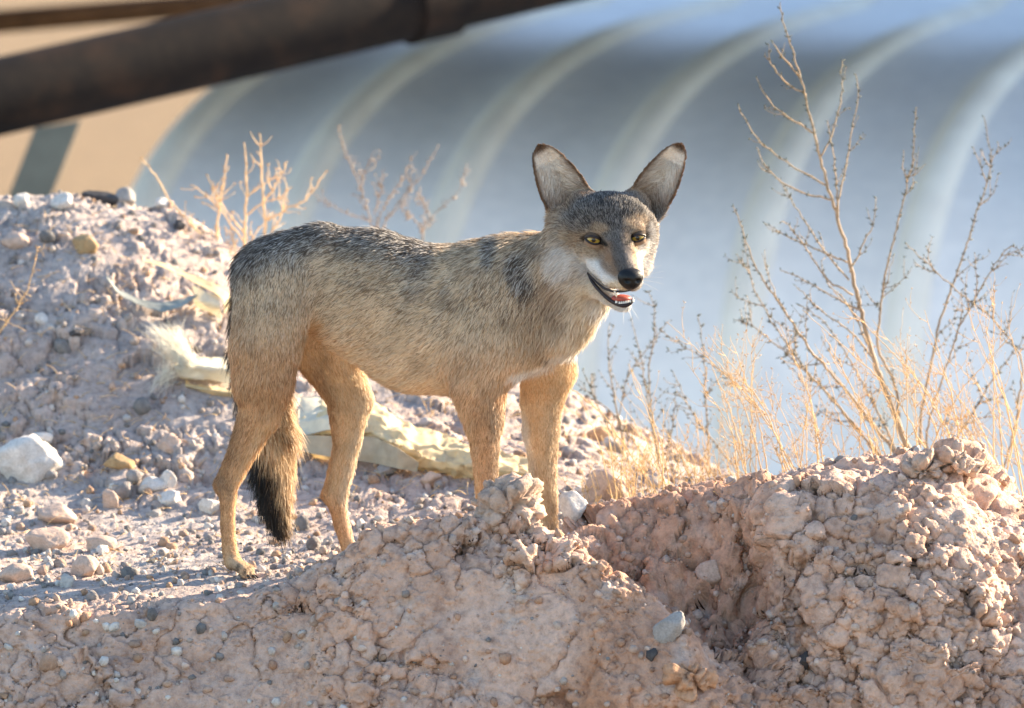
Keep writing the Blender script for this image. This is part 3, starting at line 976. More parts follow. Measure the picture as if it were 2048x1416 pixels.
    for e in ears:
        lo = np.minimum(e['B'], e['B'] + e['ax'] * e['L']) - 0.07; hi = np.maximum(e['B'], e['B'] + e['ax'] * e['L']) + 0.07
        s = tuple(slice(max(np.searchsorted(g, a) - 1, 0), min(np.searchsorted(g, b) + 1, len(g))) for g, a, b in zip((gx, gy, gz), lo, hi))
        G = np.stack(np.meshgrid(gx[s[0]], gy[s[1]], gz[s[2]], indexing='ij'), -1)
        s_, t, q, w, tn, qc = ear_coords(e, G.reshape(-1, 3))
        d = np.maximum(np.sqrt((q - qc) ** 2 + np.maximum(np.abs(t) - w + 0.0045, 0) ** 2) - 0.0045, (-s_ - 0.30) * e['L']) * 0.8
        D[s] = smin(D[s], d.reshape(D[s].shape).astype(np.float32), 0.010)

    # the open mouth and the eye sockets are carved out
    cut = []
    for a, b in (((1172, 546, -.175, 3), (1192, 566, -.195, 6)), ((1192, 566, -.195, 6), (1222, 587, -.225, 8)), ((1222, 587, -.225, 8), (1262, 592, -.262, 8.5))):
        cut.append(dict(t='cone', A=P(*a[:3]), B=P(*b[:3]), ra=a[3] * PXM, rb=b[3] * PXM, sy=3.2, k=0.004, reg='mouth'))
    EYES = [(1187, 479, -.1835, 15.5), (1275, 475, -.1800, 14.5)]
    for ex, ey, eY, er in EYES:
        cut.append(dict(t='ell', C=P(ex, ey, eY - .004), r=np.array((er * 1.05, er * 1.1, er * 0.72)) * PXM, k=0.004, reg='eye'))
    for c in cut: apply(c, op='d')

    # ---- surface nets
    inside = D < 0
    cnt = np.zeros(tuple(n - 1 for n in shp), np.int8)
    for dx in (0, 1):
        for dy in (0, 1):
            for dz in (0, 1):
                cnt += inside[dx:shp[0] - 1 + dx, dy:shp[1] - 1 + dy, dz:shp[2] - 1 + dz]
    act = (cnt > 0) & (cnt < 8)
    ci = np.argwhere(act)
    vid = np.full(act.shape, -1, np.int64); vid[act] = np.arange(len(ci))
    acc = np.zeros((len(ci), 3)); num = np.zeros(len(ci))
    off = [(a, b, c) for a in (0, 1) for b in (0, 1) for c in (0, 1)]
    for i, a in enumerate(off):
        for b in off[i + 1:]:
            if sum(abs(u - v) for u, v in zip(a, b)) != 1: continue
            da = D[ci[:, 0] + a[0], ci[:, 1] + a[1], ci[:, 2] + a[2]]; db = D[ci[:, 0] + b[0], ci[:, 1] + b[1], ci[:, 2] + b[2]]
            m = (da < 0) != (db < 0)
            t = np.where(m, da / np.where(m, da - db, 1), 0)
            pa = np.stack([gx[ci[:, 0] + a[0]], gy[ci[:, 1] + a[1]], gz[ci[:, 2] + a[2]]], 1)
            pb = np.stack([gx[ci[:, 0] + b[0]], gy[ci[:, 1] + b[1]], gz[ci[:, 2] + b[2]]], 1)
            acc += np.where(m[:, None], pa + (pb - pa) * t[:, None], 0); num += m
    V = acc / num[:, None]
    quads = []
    for axn in range(3):
        sl0 = [slice(1, -1)] * 3; sl0[axn] = slice(0, -1)
        sl1 = [slice(1, -1)] * 3; sl1[axn] = slice(1, None)
        A_, B_ = inside[tuple(sl0)], inside[tuple(sl1)]
        e = np.argwhere(A_ != B_)
        if len(e) == 0: continue
        o1, o2 = [k for k in range(3) if k != axn]
        g = e.copy(); g[:, o1] += 1; g[:, o2] += 1
        def cell(d1, d2):
            c = g.copy(); c[:, o1] -= d1; c[:, o2] -= d2
            return vid[c[:, 0], c[:, 1], c[:, 2]]
        qd = np.stack([cell(1, 1), cell(0, 1), cell(0, 0), cell(1, 0)], 1)
        flip = A_[tuple(e.T)]
        if axn == 1: flip = ~flip
        qd[~flip] = qd[~flip][:, ::-1]
        quads.append(qd)
    Q = np.concatenate(quads)
    Q = Q[(Q >= 0).all(1)]
    # keep the largest connected piece only, relax a little
    lab = np.arange(len(V))
    for _ in range(400):
        m = lab[Q].min(1); new = lab.copy()
        np.minimum.at(new, Q.ravel(), np.repeat(m, 4))
        new = new[new]
        if (new == lab).all(): break
        lab = new
    main = np.bincount(lab).argmax()
    Q = Q[(lab[Q] == main).all(1)]
    used = np.unique(Q); remap = np.full(len(V), -1); remap[used] = np.arange(len(used))
    V = V[used]; Q = remap[Q]
    for _ in range(2):
        s = np.zeros_like(V); c = np.zeros(len(V))
        for i in range(4):
            np.add.at(s, Q[:, i], V[Q[:, (i + 1) % 4]] + V[Q[:, (i + 3) % 4]]); np.add.at(c, Q[:, i], 2)
        V = V * 0.5 + 0.5 * s / c[:, None]
    n_ = np.cross(V[Q[:, 2]] - V[Q[:, 0]], V[Q[:, 3]] - V[Q[:, 1]])
    N = np.zeros_like(V)
    for i in range(4): np.add.at(N, Q[:, i], n_)
    N /= np.linalg.norm(N, axis=1, keepdims=True) + 1e-12
    # outward test
    if (N[np.argmin(V[:, 1])][1] > 0): N = -N; Q = Q[:, ::-1]

    # ---- flow, length and region weights from the primitives
    W = np.zeros((len(V), len(prims)), np.float32)
    for i, pr in enumerate(prims):
        d = dist(pr, V[:, 0], V[:, 1], V[:, 2])
        W[:, i] = np.exp(-np.clip(d, -0.02, 0.3) / 0.011)
    W /= W.sum(1, keepdims=True) + 1e-12
    flow = W @ np.array([p['flow'] / np.linalg.norm(p['flow']) for p in prims])
    flen = W @ np.array([p['fl'] for p in prims])
    regs = sorted({p['reg'] for p in prims})
    RW = {r: W[:, [i for i, p in enumerate(prims) if p['reg'] == r]].sum(1) for r in regs}
    earS = np.zeros(len(V)); earfront = np.zeros(len(V)); eart = np.zeros(len(V)); earid = np.zeros(len(V), int)
    for k, e in enumerate(ears):
        s_, t, q, w, tn, qc = ear_coords(e, V)
        on = (s_ > 0.0) & (s_ < 1.1) & (np.abs(t) < w + 0.01) & (np.abs(q - qc) < 0.014)
        on &= (D.shape[0] > 0)
        earS = np.where(on, np.maximum(s_, 0.02), earS); earfront = np.where(on, (q - qc < -0.0005) * 1.0, earfront); eart = np.where(on, tn, eart)
        earid = np.where(on, k + 1, earid)
        fe = e['ax'] * 0.9 + e['tr'][None] * (0.8 * np.sign(tn))[:, None] * (q - qc < 0)[:, None] * -0.6
        blend = (sstep(0.02, 0.2, s_) * on)[:, None]
        flow = flow * (1 - blend) + fe * blend
        flen = flen * (1 - blend[:, 0]) + (0.005 + 0.017 * (q - qc < 0) * (np.abs(tn) < .8) * (1 - sstep(.5, .75, s_))) * blend[:, 0]
    return dict(V=V, Q=Q, N=N, flow=flow, flen=flen, RW=RW, earS=earS, earfront=earfront, eart=eart, earid=earid, EYES=EYES, cut=cut, dist=dist)


CY = build_coyote()
print('coyote verts', len(CY['V']), 'faces', len(CY['Q']))
def to_px(V):
    d = V - CAM
    z = d @ _f
    return 1024 + FPX * (d @ _r) / z, 708 - FPX * (d @ _u) / z


def paint_coyote(cy):
    V, RW = cy['V'], cy['RW']
    px, py = to_px(V)
    n = len(V)
    pal = {   # under-fur, light tips, dark tips, share of dark tips
        'saddle': ((.22, .18, .15), (.80, .75, .68), (.012, .011, .013), .64),
        'flank': ((.61, .445, .285), (.96, .81, .60), (.13, .095, .07), .34),
        'low': ((.74, .53, .325), (.97, .82, .61), (.38, .26, .16), .2),
        'belly': ((.82, .61, .38), (.97, .85, .65), (.62, .42, .24), .15),
        'leg': ((.62, .35, .165), (.84, .55, .31), (.34, .175, .075), .32),
        'inner': ((.76, .50, .26), (.90, .70, .45), (.60, .37, .18), .2),
        'cream': ((.74, .60, .43), (.92, .82, .66), (.52, .37, .23), .15),
        'white': ((.78, .75, .71), (.90, .88, .85), (.62, .57, .52), .15),
        'neck': ((.58, .42, .275), (.88, .72, .52), (.16, .11, .078), .30),
        'crown': ((.13, .115, .105), (.42, .39, .36), (.025, .025, .028), .58),
        'buff': ((.48, .34, .215), (.68, .53, .37), (.25, .16, .10), .25),
        'cinnamon': ((.33, .20, .115), (.46, .30, .185), (.17, .10, .06), .3),
        'bridge': ((.105, .09, .08), (.22, .19, .165), (.04, .035, .03), .4),
        'black': ((.012, .011, .011), (.04, .035, .03), (.008, .008, .008), .6),
        'taildark': ((.12, .09, .065), (.30, .22, .15), (.02, .018, .016), .55),
        'tailtan': ((.56, .37, .20), (.82, .63, .40), (.30, .17, .08), .25),
        'rust': ((.36, .19, .085), (.48, .28, .14), (.20, .10, .05), .3),
        'earin': ((.84, .69, .55), (.97, .92, .84), (.64, .50, .38), .2),
        'paw': ((.46, .33, .21), (.66, .52, .37), (.22, .14, .09), .3),
        'rim': ((.10, .055, .035), (.20, .11, .06), (.04, .025, .02), .4),
    }
    keys = list(pal)
    T = np.array([np.concatenate([np.array(pal[k][0]), np.array(pal[k][1]), np.array(pal[k][2]), [pal[k][3]]]) for k in keys])
    w = {k: np.zeros(n) for k in keys}
    g = lambda r: RW.get(r, 0)
    nz = fbm(V * 9.0, 3, 201) * 26
    topline = np.interp(px, [460, 520, 580, 650, 720, 780, 840, 900, 980, 1040, 1100], [520, 466, 446, 438, 441, 460, 480, 487, 481, 466, 446])
    down = py - topline + nz
    tr = g('trunk')
    sad = (1 - sstep(22, 108, down + 60 * sstep(840, 900, px))) * (1 - 0.6 * sstep(840, 930, px))
    low = sstep(110, 240, down)
    bel = sstep(235, 310, down) * sstep(640, 740, px)
    body = tr + g('thigh') * (1 - sstep(560, 800, py + nz)) + g('shoulder') * (1 - sstep(640, 860, py + nz))
    w['saddle'] += body * sad
    w['flank'] += body * (1 - sad) * (1 - low)
    w['low'] += body * (1 - sad) * low * (1 - bel)
    w['belly'] += body * (1 - sad) * low * bel
    w['leg'] += g('thigh') * sstep(560, 800, py + nz) + g('shoulder') * sstep(640, 860, py + nz) + g('leg') + g('foreleg')
    w['paw'] += g('paw')
    w['inner'] += g('innerthigh') + g('farfore')
    w['neck'] += g('neck')
    ch = sstep(1075, 1150, px + 0.25 * (py - 600) + nz)
    w['buff'] += g('chest') * (1 - ch); w['cream'] += g('chest') * ch
    w['crown'] += g('crown'); w['buff'] += g('earbase') * .6; w['rust'] += g('earbase') * .4; w['buff'] += g('brow') + g('undereye') * .6 + g('cheek') * .75 + g('farcheek') * .6
    w['white'] += g('cheek') * .25 + g('farcheek') * .4
    w['cinnamon'] += g('undereye') * .4
    w['bridge'] += g('bridge') * .7; w['cinnamon'] += g('bridge') * .3
    w['white'] += g('upperlip') + g('farlip') + g('jaw')
    tl = g('tail')
    tdark = np.maximum(1 - sstep(500, 540, px + 0.0 * py), 0) * (py < 900) + sstep(905, 960, py + 0.35 * (540 - px) * 1.2)
    tdark = np.clip(np.where(py < 890, (1 - sstep(488, 525, px)), sstep(540, 505, px - 0.12 * (py - 900)) + sstep(985, 1010, py) * (1 - sstep(545, 570, px))), 0, 1)
    tip = sstep(870, 915, py + 0.9 * (520 - px)) * (1 - sstep(538, 562, px - 0.15 * (py - 950)))
    w['black'] += tl * tip; w['taildark'] += tl * (1 - tip) * tdark; w['tailtan'] += tl * (1 - tip) * (1 - tdark)
    A = np.stack([w[k] for k in keys], 1)
    A /= A.sum(1, keepdims=True) + 1e-9
    C = A @ T
    # legs: pale along the front and inside, rusty behind
    def limb(cx, py_, half, mask, pale, rust, ap=.7, ar=.6):
        nonlocal C
        u = (px - np.interp(py, py_, cx)) / np.interp(py, py_, half) + .18 * nz / 26
        m = np.asarray(mask) * np.ones(n)
        C = C + (T[keys.index(pale)] - C) * (sstep(.0, .75, u) * m * ap)[:, None]
        C = C + (T[keys.index(rust)] - C) * (sstep(-.25, -.85, u) * m * ar)[:, None]
    near_h = (g('thigh') + g('leg')) * (px < 570) * (V[:, 1] < 0) * sstep(770, 880, py)
    limb([530, 486, 458, 456, 462], [780, 900, 965, 1045, 1120], [60, 26, 24, 18, 20], near_h, 'inner', 'rust', .75, .7)
    far_h = (g('innerthigh') + g('leg')) * (V[:, 1] > 0) * (px < 800)
    limb([690, 700, 692, 668, 684, 698], [740, 810, 900, 990, 1050, 1100], [60, 46, 26, 26, 20, 18], far_h, 'cream', 'rust', .6, .6)
    near_f = (g('foreleg') + g('shoulder') * sstep(780, 840, py))
    limb([966, 970, 973], [820, 900, 1000], [40, 30, 24], near_f, 'paw', 'inner', .75, .5)
    far_f = g('farfore') * sstep(760, 840, py)
    limb([1084, 1084, 1087, 1098], [800, 860, 950, 1050], [42, 40, 28, 20], far_f, 'paw', 'cream', .6, .9)
    head = np.clip(sum(g(r) for r in ('crown', 'earbase', 'cheek', 'farcheek', 'brow', 'undereye', 'bridge', 'upperlip', 'farlip', 'jaw')), 0, 1)

    def spot(key, x, y, rx, ry, ang=0.0, amt=1.0, mask=None, hard=0.6):
        a = math.radians(ang)
        u = ((px - x) * math.cos(a) + (py - y) * math.sin(a)) / rx; v = (-(px - x) * math.sin(a) + (py - y) * math.cos(a)) / ry
        m = (1 - sstep(hard, 1.3, np.sqrt(u * u + v * v))) * amt
        if mask is not None: m = m * mask
        nonlocal C
        C = C + (T[keys.index(key)] - C) * m[:, None]
    front = (cy['N'][:, 1] < 0.25) * 1.0
    hm = np.clip(head * 1.4, 0, 1) * front
    # body marks, some of them painted light and shade
    bm = (1 - head) * (V[:, 1] < 0.06)
    spot('saddle', 815, 486, 45, 22, 12, .9, bm); spot('saddle', 985, 500, 16, 34, 10, .75, bm)
    spot('saddle', 1045, 545, 30, 42, -20, .75, bm); spot('saddle', 1075, 500, 40, 18, -20, .45, bm)
    spot('saddle', 890, 600, 14, 60, 20, .25, bm); spot('saddle', 840, 560, 22, 60, 22, .3, bm)
    spot('cinnamon', 1120, 610, 34, 60, -30, .45, bm); spot('white', 1062, 742, 50, 11, -18, .9, bm); spot('white', 1135, 710, 42, 11, -8, .9, bm); spot('black', 1092, 716, 10, 4, 35, .6, bm)  # the black stroke paints shade into the chest crease
    spot('cream', 1160, 640, 26, 60, -10, .6, bm)
    spot('cream', 1185, 600, 50, 40, 50, .9, front); spot('white', 1200, 615, 30, 22, 40, .6, front)
    spot('belly', 715, 735, 55, 26, 50, .8, (V[:, 1] < .12))
    spot('inner', 625, 690, 26, 60, 18, .75, (V[:, 1] < .12))  # lighter patch paints the lit glow at the inner thigh
    spot('cinnamon', 443, 970, 10, 22, 0, .5); spot('cinnamon', 462, 985, 12, 18, 0, .35)
    spot('white', 1045, 865, 14, 40, 0, .5, (V[:, 1] > 0)); spot('buff', 498, 1000, 16, 60, 0, .0)
    spot('black', 474, 1138, 4, 12, 15, .7); spot('black', 490, 1142, 4, 10, 25, .7); spot('taildark', 463, 1140, 10, 12, 0, .4)  # black strokes paint the shade in the gaps between the toes
    # face marks
    spot('white', 1125, 522, 32, 40, 30, .75, np.clip(hm + .6 * front * (V[:, 1] < -.06), 0, 1)); spot('buff', 1150, 470, 30, 26, 0, .6, hm)
    spot('crown', 1165, 445, 32, 20, -20, .8, hm); spot('crown', 1222, 425, 60, 38, 0, .9, hm)
    spot('crown', 1226, 470, 20, 34, -10, .8, hm); spot('buff', 1272, 445, 24, 14, -10, .8, hm)
    spot('buff', 1200, 458, 20, 9, 10, .7, hm)
    spot('buff', 1178, 505, 32, 14, 10, .8, hm); spot('cinnamon', 1212, 505, 18, 22, 30, .75, hm)
    spot('cinnamon', 1222, 535, 22, 24, 0, .85, hm); spot('bridge', 1240, 520, 15, 36, -18, .85, hm)
    spot('white', 1183, 532, 36, 14, 38, .9, hm, .2); spot('white', 1215, 560, 28, 13, 38, .95, hm, .3)
    spot('cream', 1240, 572, 22, 9, 12, 1.0, hm)
    spot('buff', 1276, 520, 10, 40, -14, .8, hm); spot('white', 1288, 530, 12, 40, -10, .9, hm); spot('white', 1300, 480, 10, 30, 0, .6, hm)
    spot('black', 1187, 479, 20, 11, 8, .9, hm, .75); spot('black', 1208, 488, 11, 5, 30, .95, hm); spot('black', 1275, 476, 18, 11, -6, .9, hm, .75)
    spot('black', 1256, 486, 9, 4, -30, .9, hm)
    # dark lips and mouth lining
    md = np.full(n, 9.0)
    for c in cy['cut'][:3]:
        md = np.minimum(md, cy['dist'](dict(c, sy=1.6), V[:, 0], V[:, 1], V[:, 2]))
    m = (1 - sstep(0.0012, 0.0042, md))[:, None]
    C = C + (T[keys.index('black')] - C) * m
    bald = 1 - np.clip(m[:, 0] * 1.5, 0, 1)
    for c in cy['cut'][3:]:
        d = cy['dist'](c, V[:, 0], V[:, 1], V[:, 2])
        bald = np.minimum(bald, sstep(0.001, 0.004, d))
    # ears
    eS, eF, eT = cy['earS'], cy['earfront'], np.abs(cy['eart'])
    on = sstep(0.05, 0.25, eS)
    inn = on * eF * (1 - sstep(0.72, 0.92, eT)) * (1 - sstep(0.86, 0.96, eS))
    C = C + (T[keys.index('rust')] - C) * (on * .9)[:, None]
    C = C + (T[keys.index('rim')] - C) * np.clip(on * (sstep(0.66, 0.90, eT) * .8 + sstep(.86, .96, eS)), 0, .9)[:, None]
    C = C + (T[keys.index('earin')] - C) * inn[:, None]
    lowdark = inn * (1 - sstep(.12, .42, eS)) * 0.55
    C = C + (T[keys.index('cinnamon')] - C) * lowdark[:, None]
    part = np.full(n, 'trunk_fur', dtype=object)
    order = {'neck_fur': g('neck') + g('chest'), 'tail_fur': g('tail'), 'head_fur': head, 'hl': g('thigh') + g('leg') * (px < 560) + g('paw') * (px < 560),
             'hf': g('innerthigh') + (g('leg') + g('paw')) * ((px >= 560) & (px < 850)), 'fl': g('shoulder') * sstep(740, 800, py) + g('foreleg') + g('paw') * ((px > 850) & (px < 1060)),
             'ff': g('farfore') + g('paw') * (px >= 1060)}
    best = np.full(n, 0.45)
    for k, a in order.items():
        a = np.asarray(a) * np.ones(n)
        if k in ('hl',): a = a * sstep(640, 700, py)
        s = a > best
        part[s] = k; best[s] = a[s]
    part[(cy['earid'] == 1) & (eS > .05)] = 'e1'; part[(cy['earid'] == 2) & (eS > .05)] = 'e2'
    return C, bald, part, head


def grow_fur(cy, root):
    V, Q, N = cy['V'], cy['Q'], cy['N']
    C, bald, part, head = paint_coyote(cy)
    px, py = to_px(V)
    skin = vcol_material('coyote_skin', 0.85, 0.1)
    furm = vcol_material('coyote_fur', 0.6, 0.3, 0.34)
    body = mesh_obj('body', V, Q, skin, smooth=True, cols=C[:, :3] * 0.85 + C[:, 3:6] * .1)
    adopt(body, root)
    tri = np.concatenate([Q[:, [0, 1, 2]], Q[:, [0, 2, 3]]])
    a3 = np.cross(V[tri[:, 1]] - V[tri[:, 0]], V[tri[:, 2]] - V[tri[:, 0]])
    area = 0.5 * np.linalg.norm(a3, axis=1)
    eS = cy['earS']
    toc = CAM - V; toc /= np.linalg.norm(toc, axis=1, keepdims=True)
    facing = (N * toc).sum(1)
    dens = np.where(facing > -0.25, 1.0, 0.30) * (1 + 1.6 * head + 1.3 * (cy['flen'] < 0.012)) * bald
    inner = (eS > .15) * cy['earfront']
    dens = dens * (1 - 0.35 * inner)
    dt = area * dens[tri].mean(1)
    NS = 300000
    pick = RNG.choice(len(tri), NS, p=dt / dt.sum())
    u = RNG.random((NS, 2)); fl = u.sum(1) > 1; u[fl] = 1 - u[fl]
    bc = np.stack([1 - u.sum(1), u[:, 0], u[:, 1]], 1)
    T3 = tri[pick]
    ip = lambda A: (A[T3] * bc[..., None]).sum(1) if A.ndim == 2 else (A[T3] * bc).sum(1)
    p0 = ip(V); nn = ip(N); nn /= np.linalg.norm(nn, axis=1, keepdims=True) + 1e-9
    fw = ip(cy['flow']); ln = ip(cy['flen']); cc = ip(C); hd = ip(head); inn = ip(inner)
    fw = fw + 0.20 * np.stack([fbm(p0 * 38, 2, 300 + k) for k in range(3)], 1)
    fw = fw - nn * (fw * nn).sum(1, keepdims=True); fw /= np.linalg.norm(fw, axis=1, keepdims=True) + 1e-9
    fw = fw + RNG.normal(0, 0.20, (NS, 3)); fw -= nn * (fw * nn).sum(1, keepdims=True); fw /= np.linalg.norm(fw, axis=1, keepdims=True) + 1e-9
    tailw = ip(cy['RW']['tail'])
    clump = fbm(p0 * 55, 2, 340)
    lift = np.clip(RNG.normal(0.36, 0.13, NS) + 0.12 * clump + 0.15 * tailw + 0.15 * inn, 0.08, 1.0)
    guard = RNG.random(NS) < 0.10
    ln = ln * np.where(guard, 1.35, 1.0) * RNG.uniform(0.6, 1.25, NS) * (1 + 0.35 * fbm(p0 * 30, 2, 320))
    lay = 0.5 * (p0[:, 2] * 0)
    d0 = fw * np.cos(lift)[:, None] + nn * np.sin(lift)[:, None]
    d1 = fw * np.cos(lift * .45)[:, None] + nn * np.sin(lift * .45)[:, None] + np.array((0, 0, -0.12))
    d1 /= np.linalg.norm(d1, axis=1, keepdims=True)
    sd = np.cross(d0, nn); sd /= np.linalg.norm(sd, axis=1, keepdims=True) + 1e-9
    sd = sd + nn * RNG.normal(0, 0.45, NS)[:, None]; sd /= np.linalg.norm(sd, axis=1, keepdims=True)
    wd = (0.00038 + 0.00024 * np.clip(ln / 0.025, 0, 1.4)) * RNG.uniform(0.7, 1.25, NS)
    pb = p0 - nn * 0.0008
    p1 = pb + d0 * (ln * .5)[:, None]; p2 = p1 + d1 * (ln * .5)[:, None]
    W_ = sd * wd[:, None]
    verts = np.stack([pb - W_ * .8, pb + W_ * .8, p1 - W_, p1 + W_, p2], 1)          # 5 per strand
    # colours: under-fur at the root, light or dark band at the tip
    streak = fbm(np.stack([p0[:, 0] * 60, p0[:, 1] * 60, p0[:, 2] * 60], 1) + fw * 0.6, 2, 330)
    dark = RNG.random(NS) < np.clip(cc[:, 9] + 0.28 * streak, 0, 1)
    tipc = np.where(dark[:, None], cc[:, 6:9], cc[:, 3:6]) * (RNG.uniform(.8, 1.15, NS) * (1 + .25 * fbm(p0 * 24, 3, 350)))[:, None]
    rootc = cc[:, :3] * RNG.uniform(.85, 1.12, NS)[:, None]
    midc = rootc * .45 + tipc * .55
    cols = np.stack([rootc * .9, rootc * .9, midc, midc, tipc], 1)
    pid = part[T3[np.arange(NS), bc.argmax(1)]]
    names = [('trunk_fur', 'trunk_fur', None), ('neck_fur', 'neck_fur', None), ('head_fur', 'head_fur', 'grizzled grey crown with buff cheeks and white lips'),
             ('tail_fur', 'tail_fur', 'bushy tan tail with a black tip'), ('hl', 'leg_fur', 'near hind leg'), ('hf', 'leg_fur', 'far hind leg, its inner side lit'),
             ('fl', 'leg_fur', 'near foreleg'), ('ff', 'leg_fur', 'far foreleg, lit along its edge'), ('e1', 'ear_fur', None), ('e2', 'ear_fur', None)]
    for key, nm, lab in names:
        s = np.where(pid == key)[0]
        if len(s) == 0: continue
        vv = verts[s].reshape(-1, 3); b = np.arange(len(s))[:, None] * 5
        f4 = (b + np.array([[0, 1, 3, 2]])).reshape(-1, 4); f3 = (b + np.array([[2, 3, 4]])).reshape(-1, 3)
        f = np.concatenate([f3, f4[:, [0, 1, 2]], f4[:, [0, 2, 3]]])
        o = mesh_obj(nm, vv, f, furm, smooth=True, cols=cols[s].reshape(-1, 3))
        adopt(o, root)
        tag(o, lab, kind='stuff')
    return body


def eye_material():
    nt = NT('coyote_eye')
    co = nt.n('TexCoord').outputs['Object']
    ln = nt.n('VectorMath', operation='MULTIPLY'); nt.l(co, ln.inputs[0]); ln.inputs[1].default_value = (1, 0, 1)
    lg = nt.n('VectorMath', operation='LENGTH'); nt.l(ln.outputs[0], lg.inputs[0])
    nz = nt.noise(900, 3, .6, co)
    dv = nt.n('Math', operation='DIVIDE'); nt.l(lg.outputs['Value'], dv.inputs[0]); dv.inputs[1].default_value = 0.0150
    c = nt.ramp(dv.outputs[0], [(0.0, (.004, .004, .004)), (0.24, (.005, .004, .003)), (0.28, (.30, .16, .02)), (0.55, (.50, .34, .06)), (0.76, (.36, .23, .05)), (0.84, (.03, .02, .012)), (1.0, (.02, .016, .012))])
    v = nt.ramp(nz.outputs[0], [(.3, (.75, .75, .75)), (.7, (1.1, 1.1, 1.1))])
    c = nt.mix(1.0, c, v, 'MULTIPLY')
    nt.bsdf(c, 0.1, 0.5)
    return nt.done()


def face_details(cy, root):
    black = plain_material('nose_leather', (.006, .006, .007), 0.42, 0.35, .3, 500, bump=.0012)
    lipm = plain_material('lip_skin', (.022, .014, .014), 0.45, 0.4, .3, 300)
    pinkm = plain_material('tongue_flesh', (.40, .085, .06), 0.45, 0.4, .15, 200)
    tooth = plain_material('tooth_enamel', (.82, .78, .68), 0.3, 0.5, .05, 200)
    whisk = plain_material('whisker_hair', (.85, .82, .78), 0.5, 0.3, .05, 100, transl=.4)
    em = eye_material()
    # eyes
    for (ex, ey, eY, er), look in zip(cy['EYES'], (-0.02, 0.02)):
        c = P(ex, ey, eY + 0.0055)
        v, f = ellipsoid_mesh((0, 0, 0), (er * 1.02 * PXM,) * 3, 28, 18)
        o = mesh_obj('eye', v, f, em, smooth=True); o.location = c
        adopt(o, root); eye = o
        # lids: dark rims round an almond opening
        al = []
        for k in range(25):
            a = 2 * math.pi * k / 24
            sx = math.cos(a); sz = math.sin(a)
            up = 0.37 if sz > 0 else 0.56
            al.append((sx * er * 1.08, sz * er * up * (1 - 0.25 * sx * sx) - sx * (1 if ex < 1230 else -1) * er * 0.20))
        pts = []
        for dx, dz in al:
            rr = math.hypot(dx, dz) / er
            pts.append(P(ex + dx, ey - dz, eY + .0055 - er * PXM * math.sqrt(max(0.02, 1.12 - min(rr, 1.05) ** 2))))
        v, f = tube(np.array(pts), 2.5 * PXM, 6, False)
        lid = mesh_obj('eyelid', v, f, lipm, smooth=True)
        lid.parent = eye; lid.location = -Vector(c)
        # fleshy upper lid that shades the eye
        vs = []
        for j in range(5):
            for k in range(13):
                dx, dz = al[k]
                g = j / 4
                q = P(ex + dx * (1 + .15 * g), ey - dz - g * er * .55, eY + .0055 - er * PXM * math.sqrt(max(0.02, 1.16 - min(math.hypot(dx, dz) / er, 1.05) ** 2)) + g * .004)
                vs.append(q)
        fs = [(j * 13 + k, j * 13 + k + 1, (j + 1) * 13 + k + 1, (j + 1) * 13 + k) for j in range(4) for k in range(12)]
        vl = []
        for j in range(5):
            for k in range(13):
                dx, dz = al[12 + k]
                g = j / 4
                vl.append(P(ex + dx * (1 + .2 * g), ey - dz + g * er * .6, eY + .0055 - er * PXM * math.sqrt(max(0.02, 1.16 - min(math.hypot(dx, dz) / er, 1.05) ** 2)) + g * .003))
        ll = mesh_obj('lower_eyelid', vl, fs, plain_material('lower_lid_skin', (.30, .20, .13), .8, .2), smooth=True)
        ll.parent = eye; ll.location = -Vector(c)
        ul = mesh_obj('upper_eyelid', vs, fs, plain_material('lid_skin', (.10, .07, .05), .8, .2), smooth=True)
        ul.parent = eye; ul.location = -Vector(c)
    # nose
    C = P(1261, 558, -.264)
    v, f = ellipsoid_mesh((0, 0, 0), (25 * PXM, 18 * PXM, 21.5 * PXM), 40, 28)
    w = v.copy()
    w[:, 0] *= 1 + 0.22 * np.clip(v[:, 2] / (20 * PXM), -1, 1)
    for sx in (-1, 1):                       # nostrils
        d = np.sqrt(((v[:, 0] - sx * 10.5 * PXM) / (6 * PXM)) ** 2 + ((v[:, 2] + 2 * PXM) / (4.5 * PXM)) ** 2)
        w[:, 1] += (v[:, 1] < 0) * 0.009 * np.clip(1 - d, 0, 1)
    w[:, 1] += (v[:, 1] < 0) * 0.0018 * np.exp(-(v[:, 0] / (1.6 * PXM)) ** 2) * (v[:, 2] < 0)
    a = math.radians(14)
    w = w @ np.array([[math.cos(a), math.sin(a), 0], [-math.sin(a), math.cos(a), 0], [0, 0, 1]])
    o = mesh_obj('nose', w, f, black, smooth=True); o.location = C; adopt(o, root)
    # claws
    clawm = plain_material('claw_horn', (.03, .025, .022), .5, .4, .2, 200)
    for bx_, by_, bY in ((490, 1150, -.115), (736, 1128, .045), (1006, 1114, -.115), (1128, 1106, .035)):
        for dx, dY in ((0, -.022), (10, -.010), (14, .006), (4, .018)):
            l = smooth_line([P(bx_ + dx, by_, bY + dY), P(bx_ + dx + 8, by_ + 2, bY + dY - .005), P(bx_ + dx + 13, by_ + 8, bY + dY - .008)], 6)
            v, f = tube(l, np.linspace(4.2, .8, 6) * PXM, 6)
            adopt(mesh_obj('claw', v, f, clawm, smooth=True), root)
    # lips
    lo = smooth_line([P(1176, 548, -.166), P(1186, 566, -.180), P(1202, 584, -.196), P(1220, 600, -.213), P(1236, 609, -.229), P(1250, 612, -.236), P(1261, 607, -.236), P(1267, 598, -.226)], 30)
    v, f = tube(lo, np.interp(np.linspace(0, 1, 30), [0, .1, .5, .8, 1], [1.8, 3.2, 4.6, 4.6, 3]) * PXM, 8)
    adopt(mesh_obj('lower_lip', v, f, lipm, smooth=True), root)
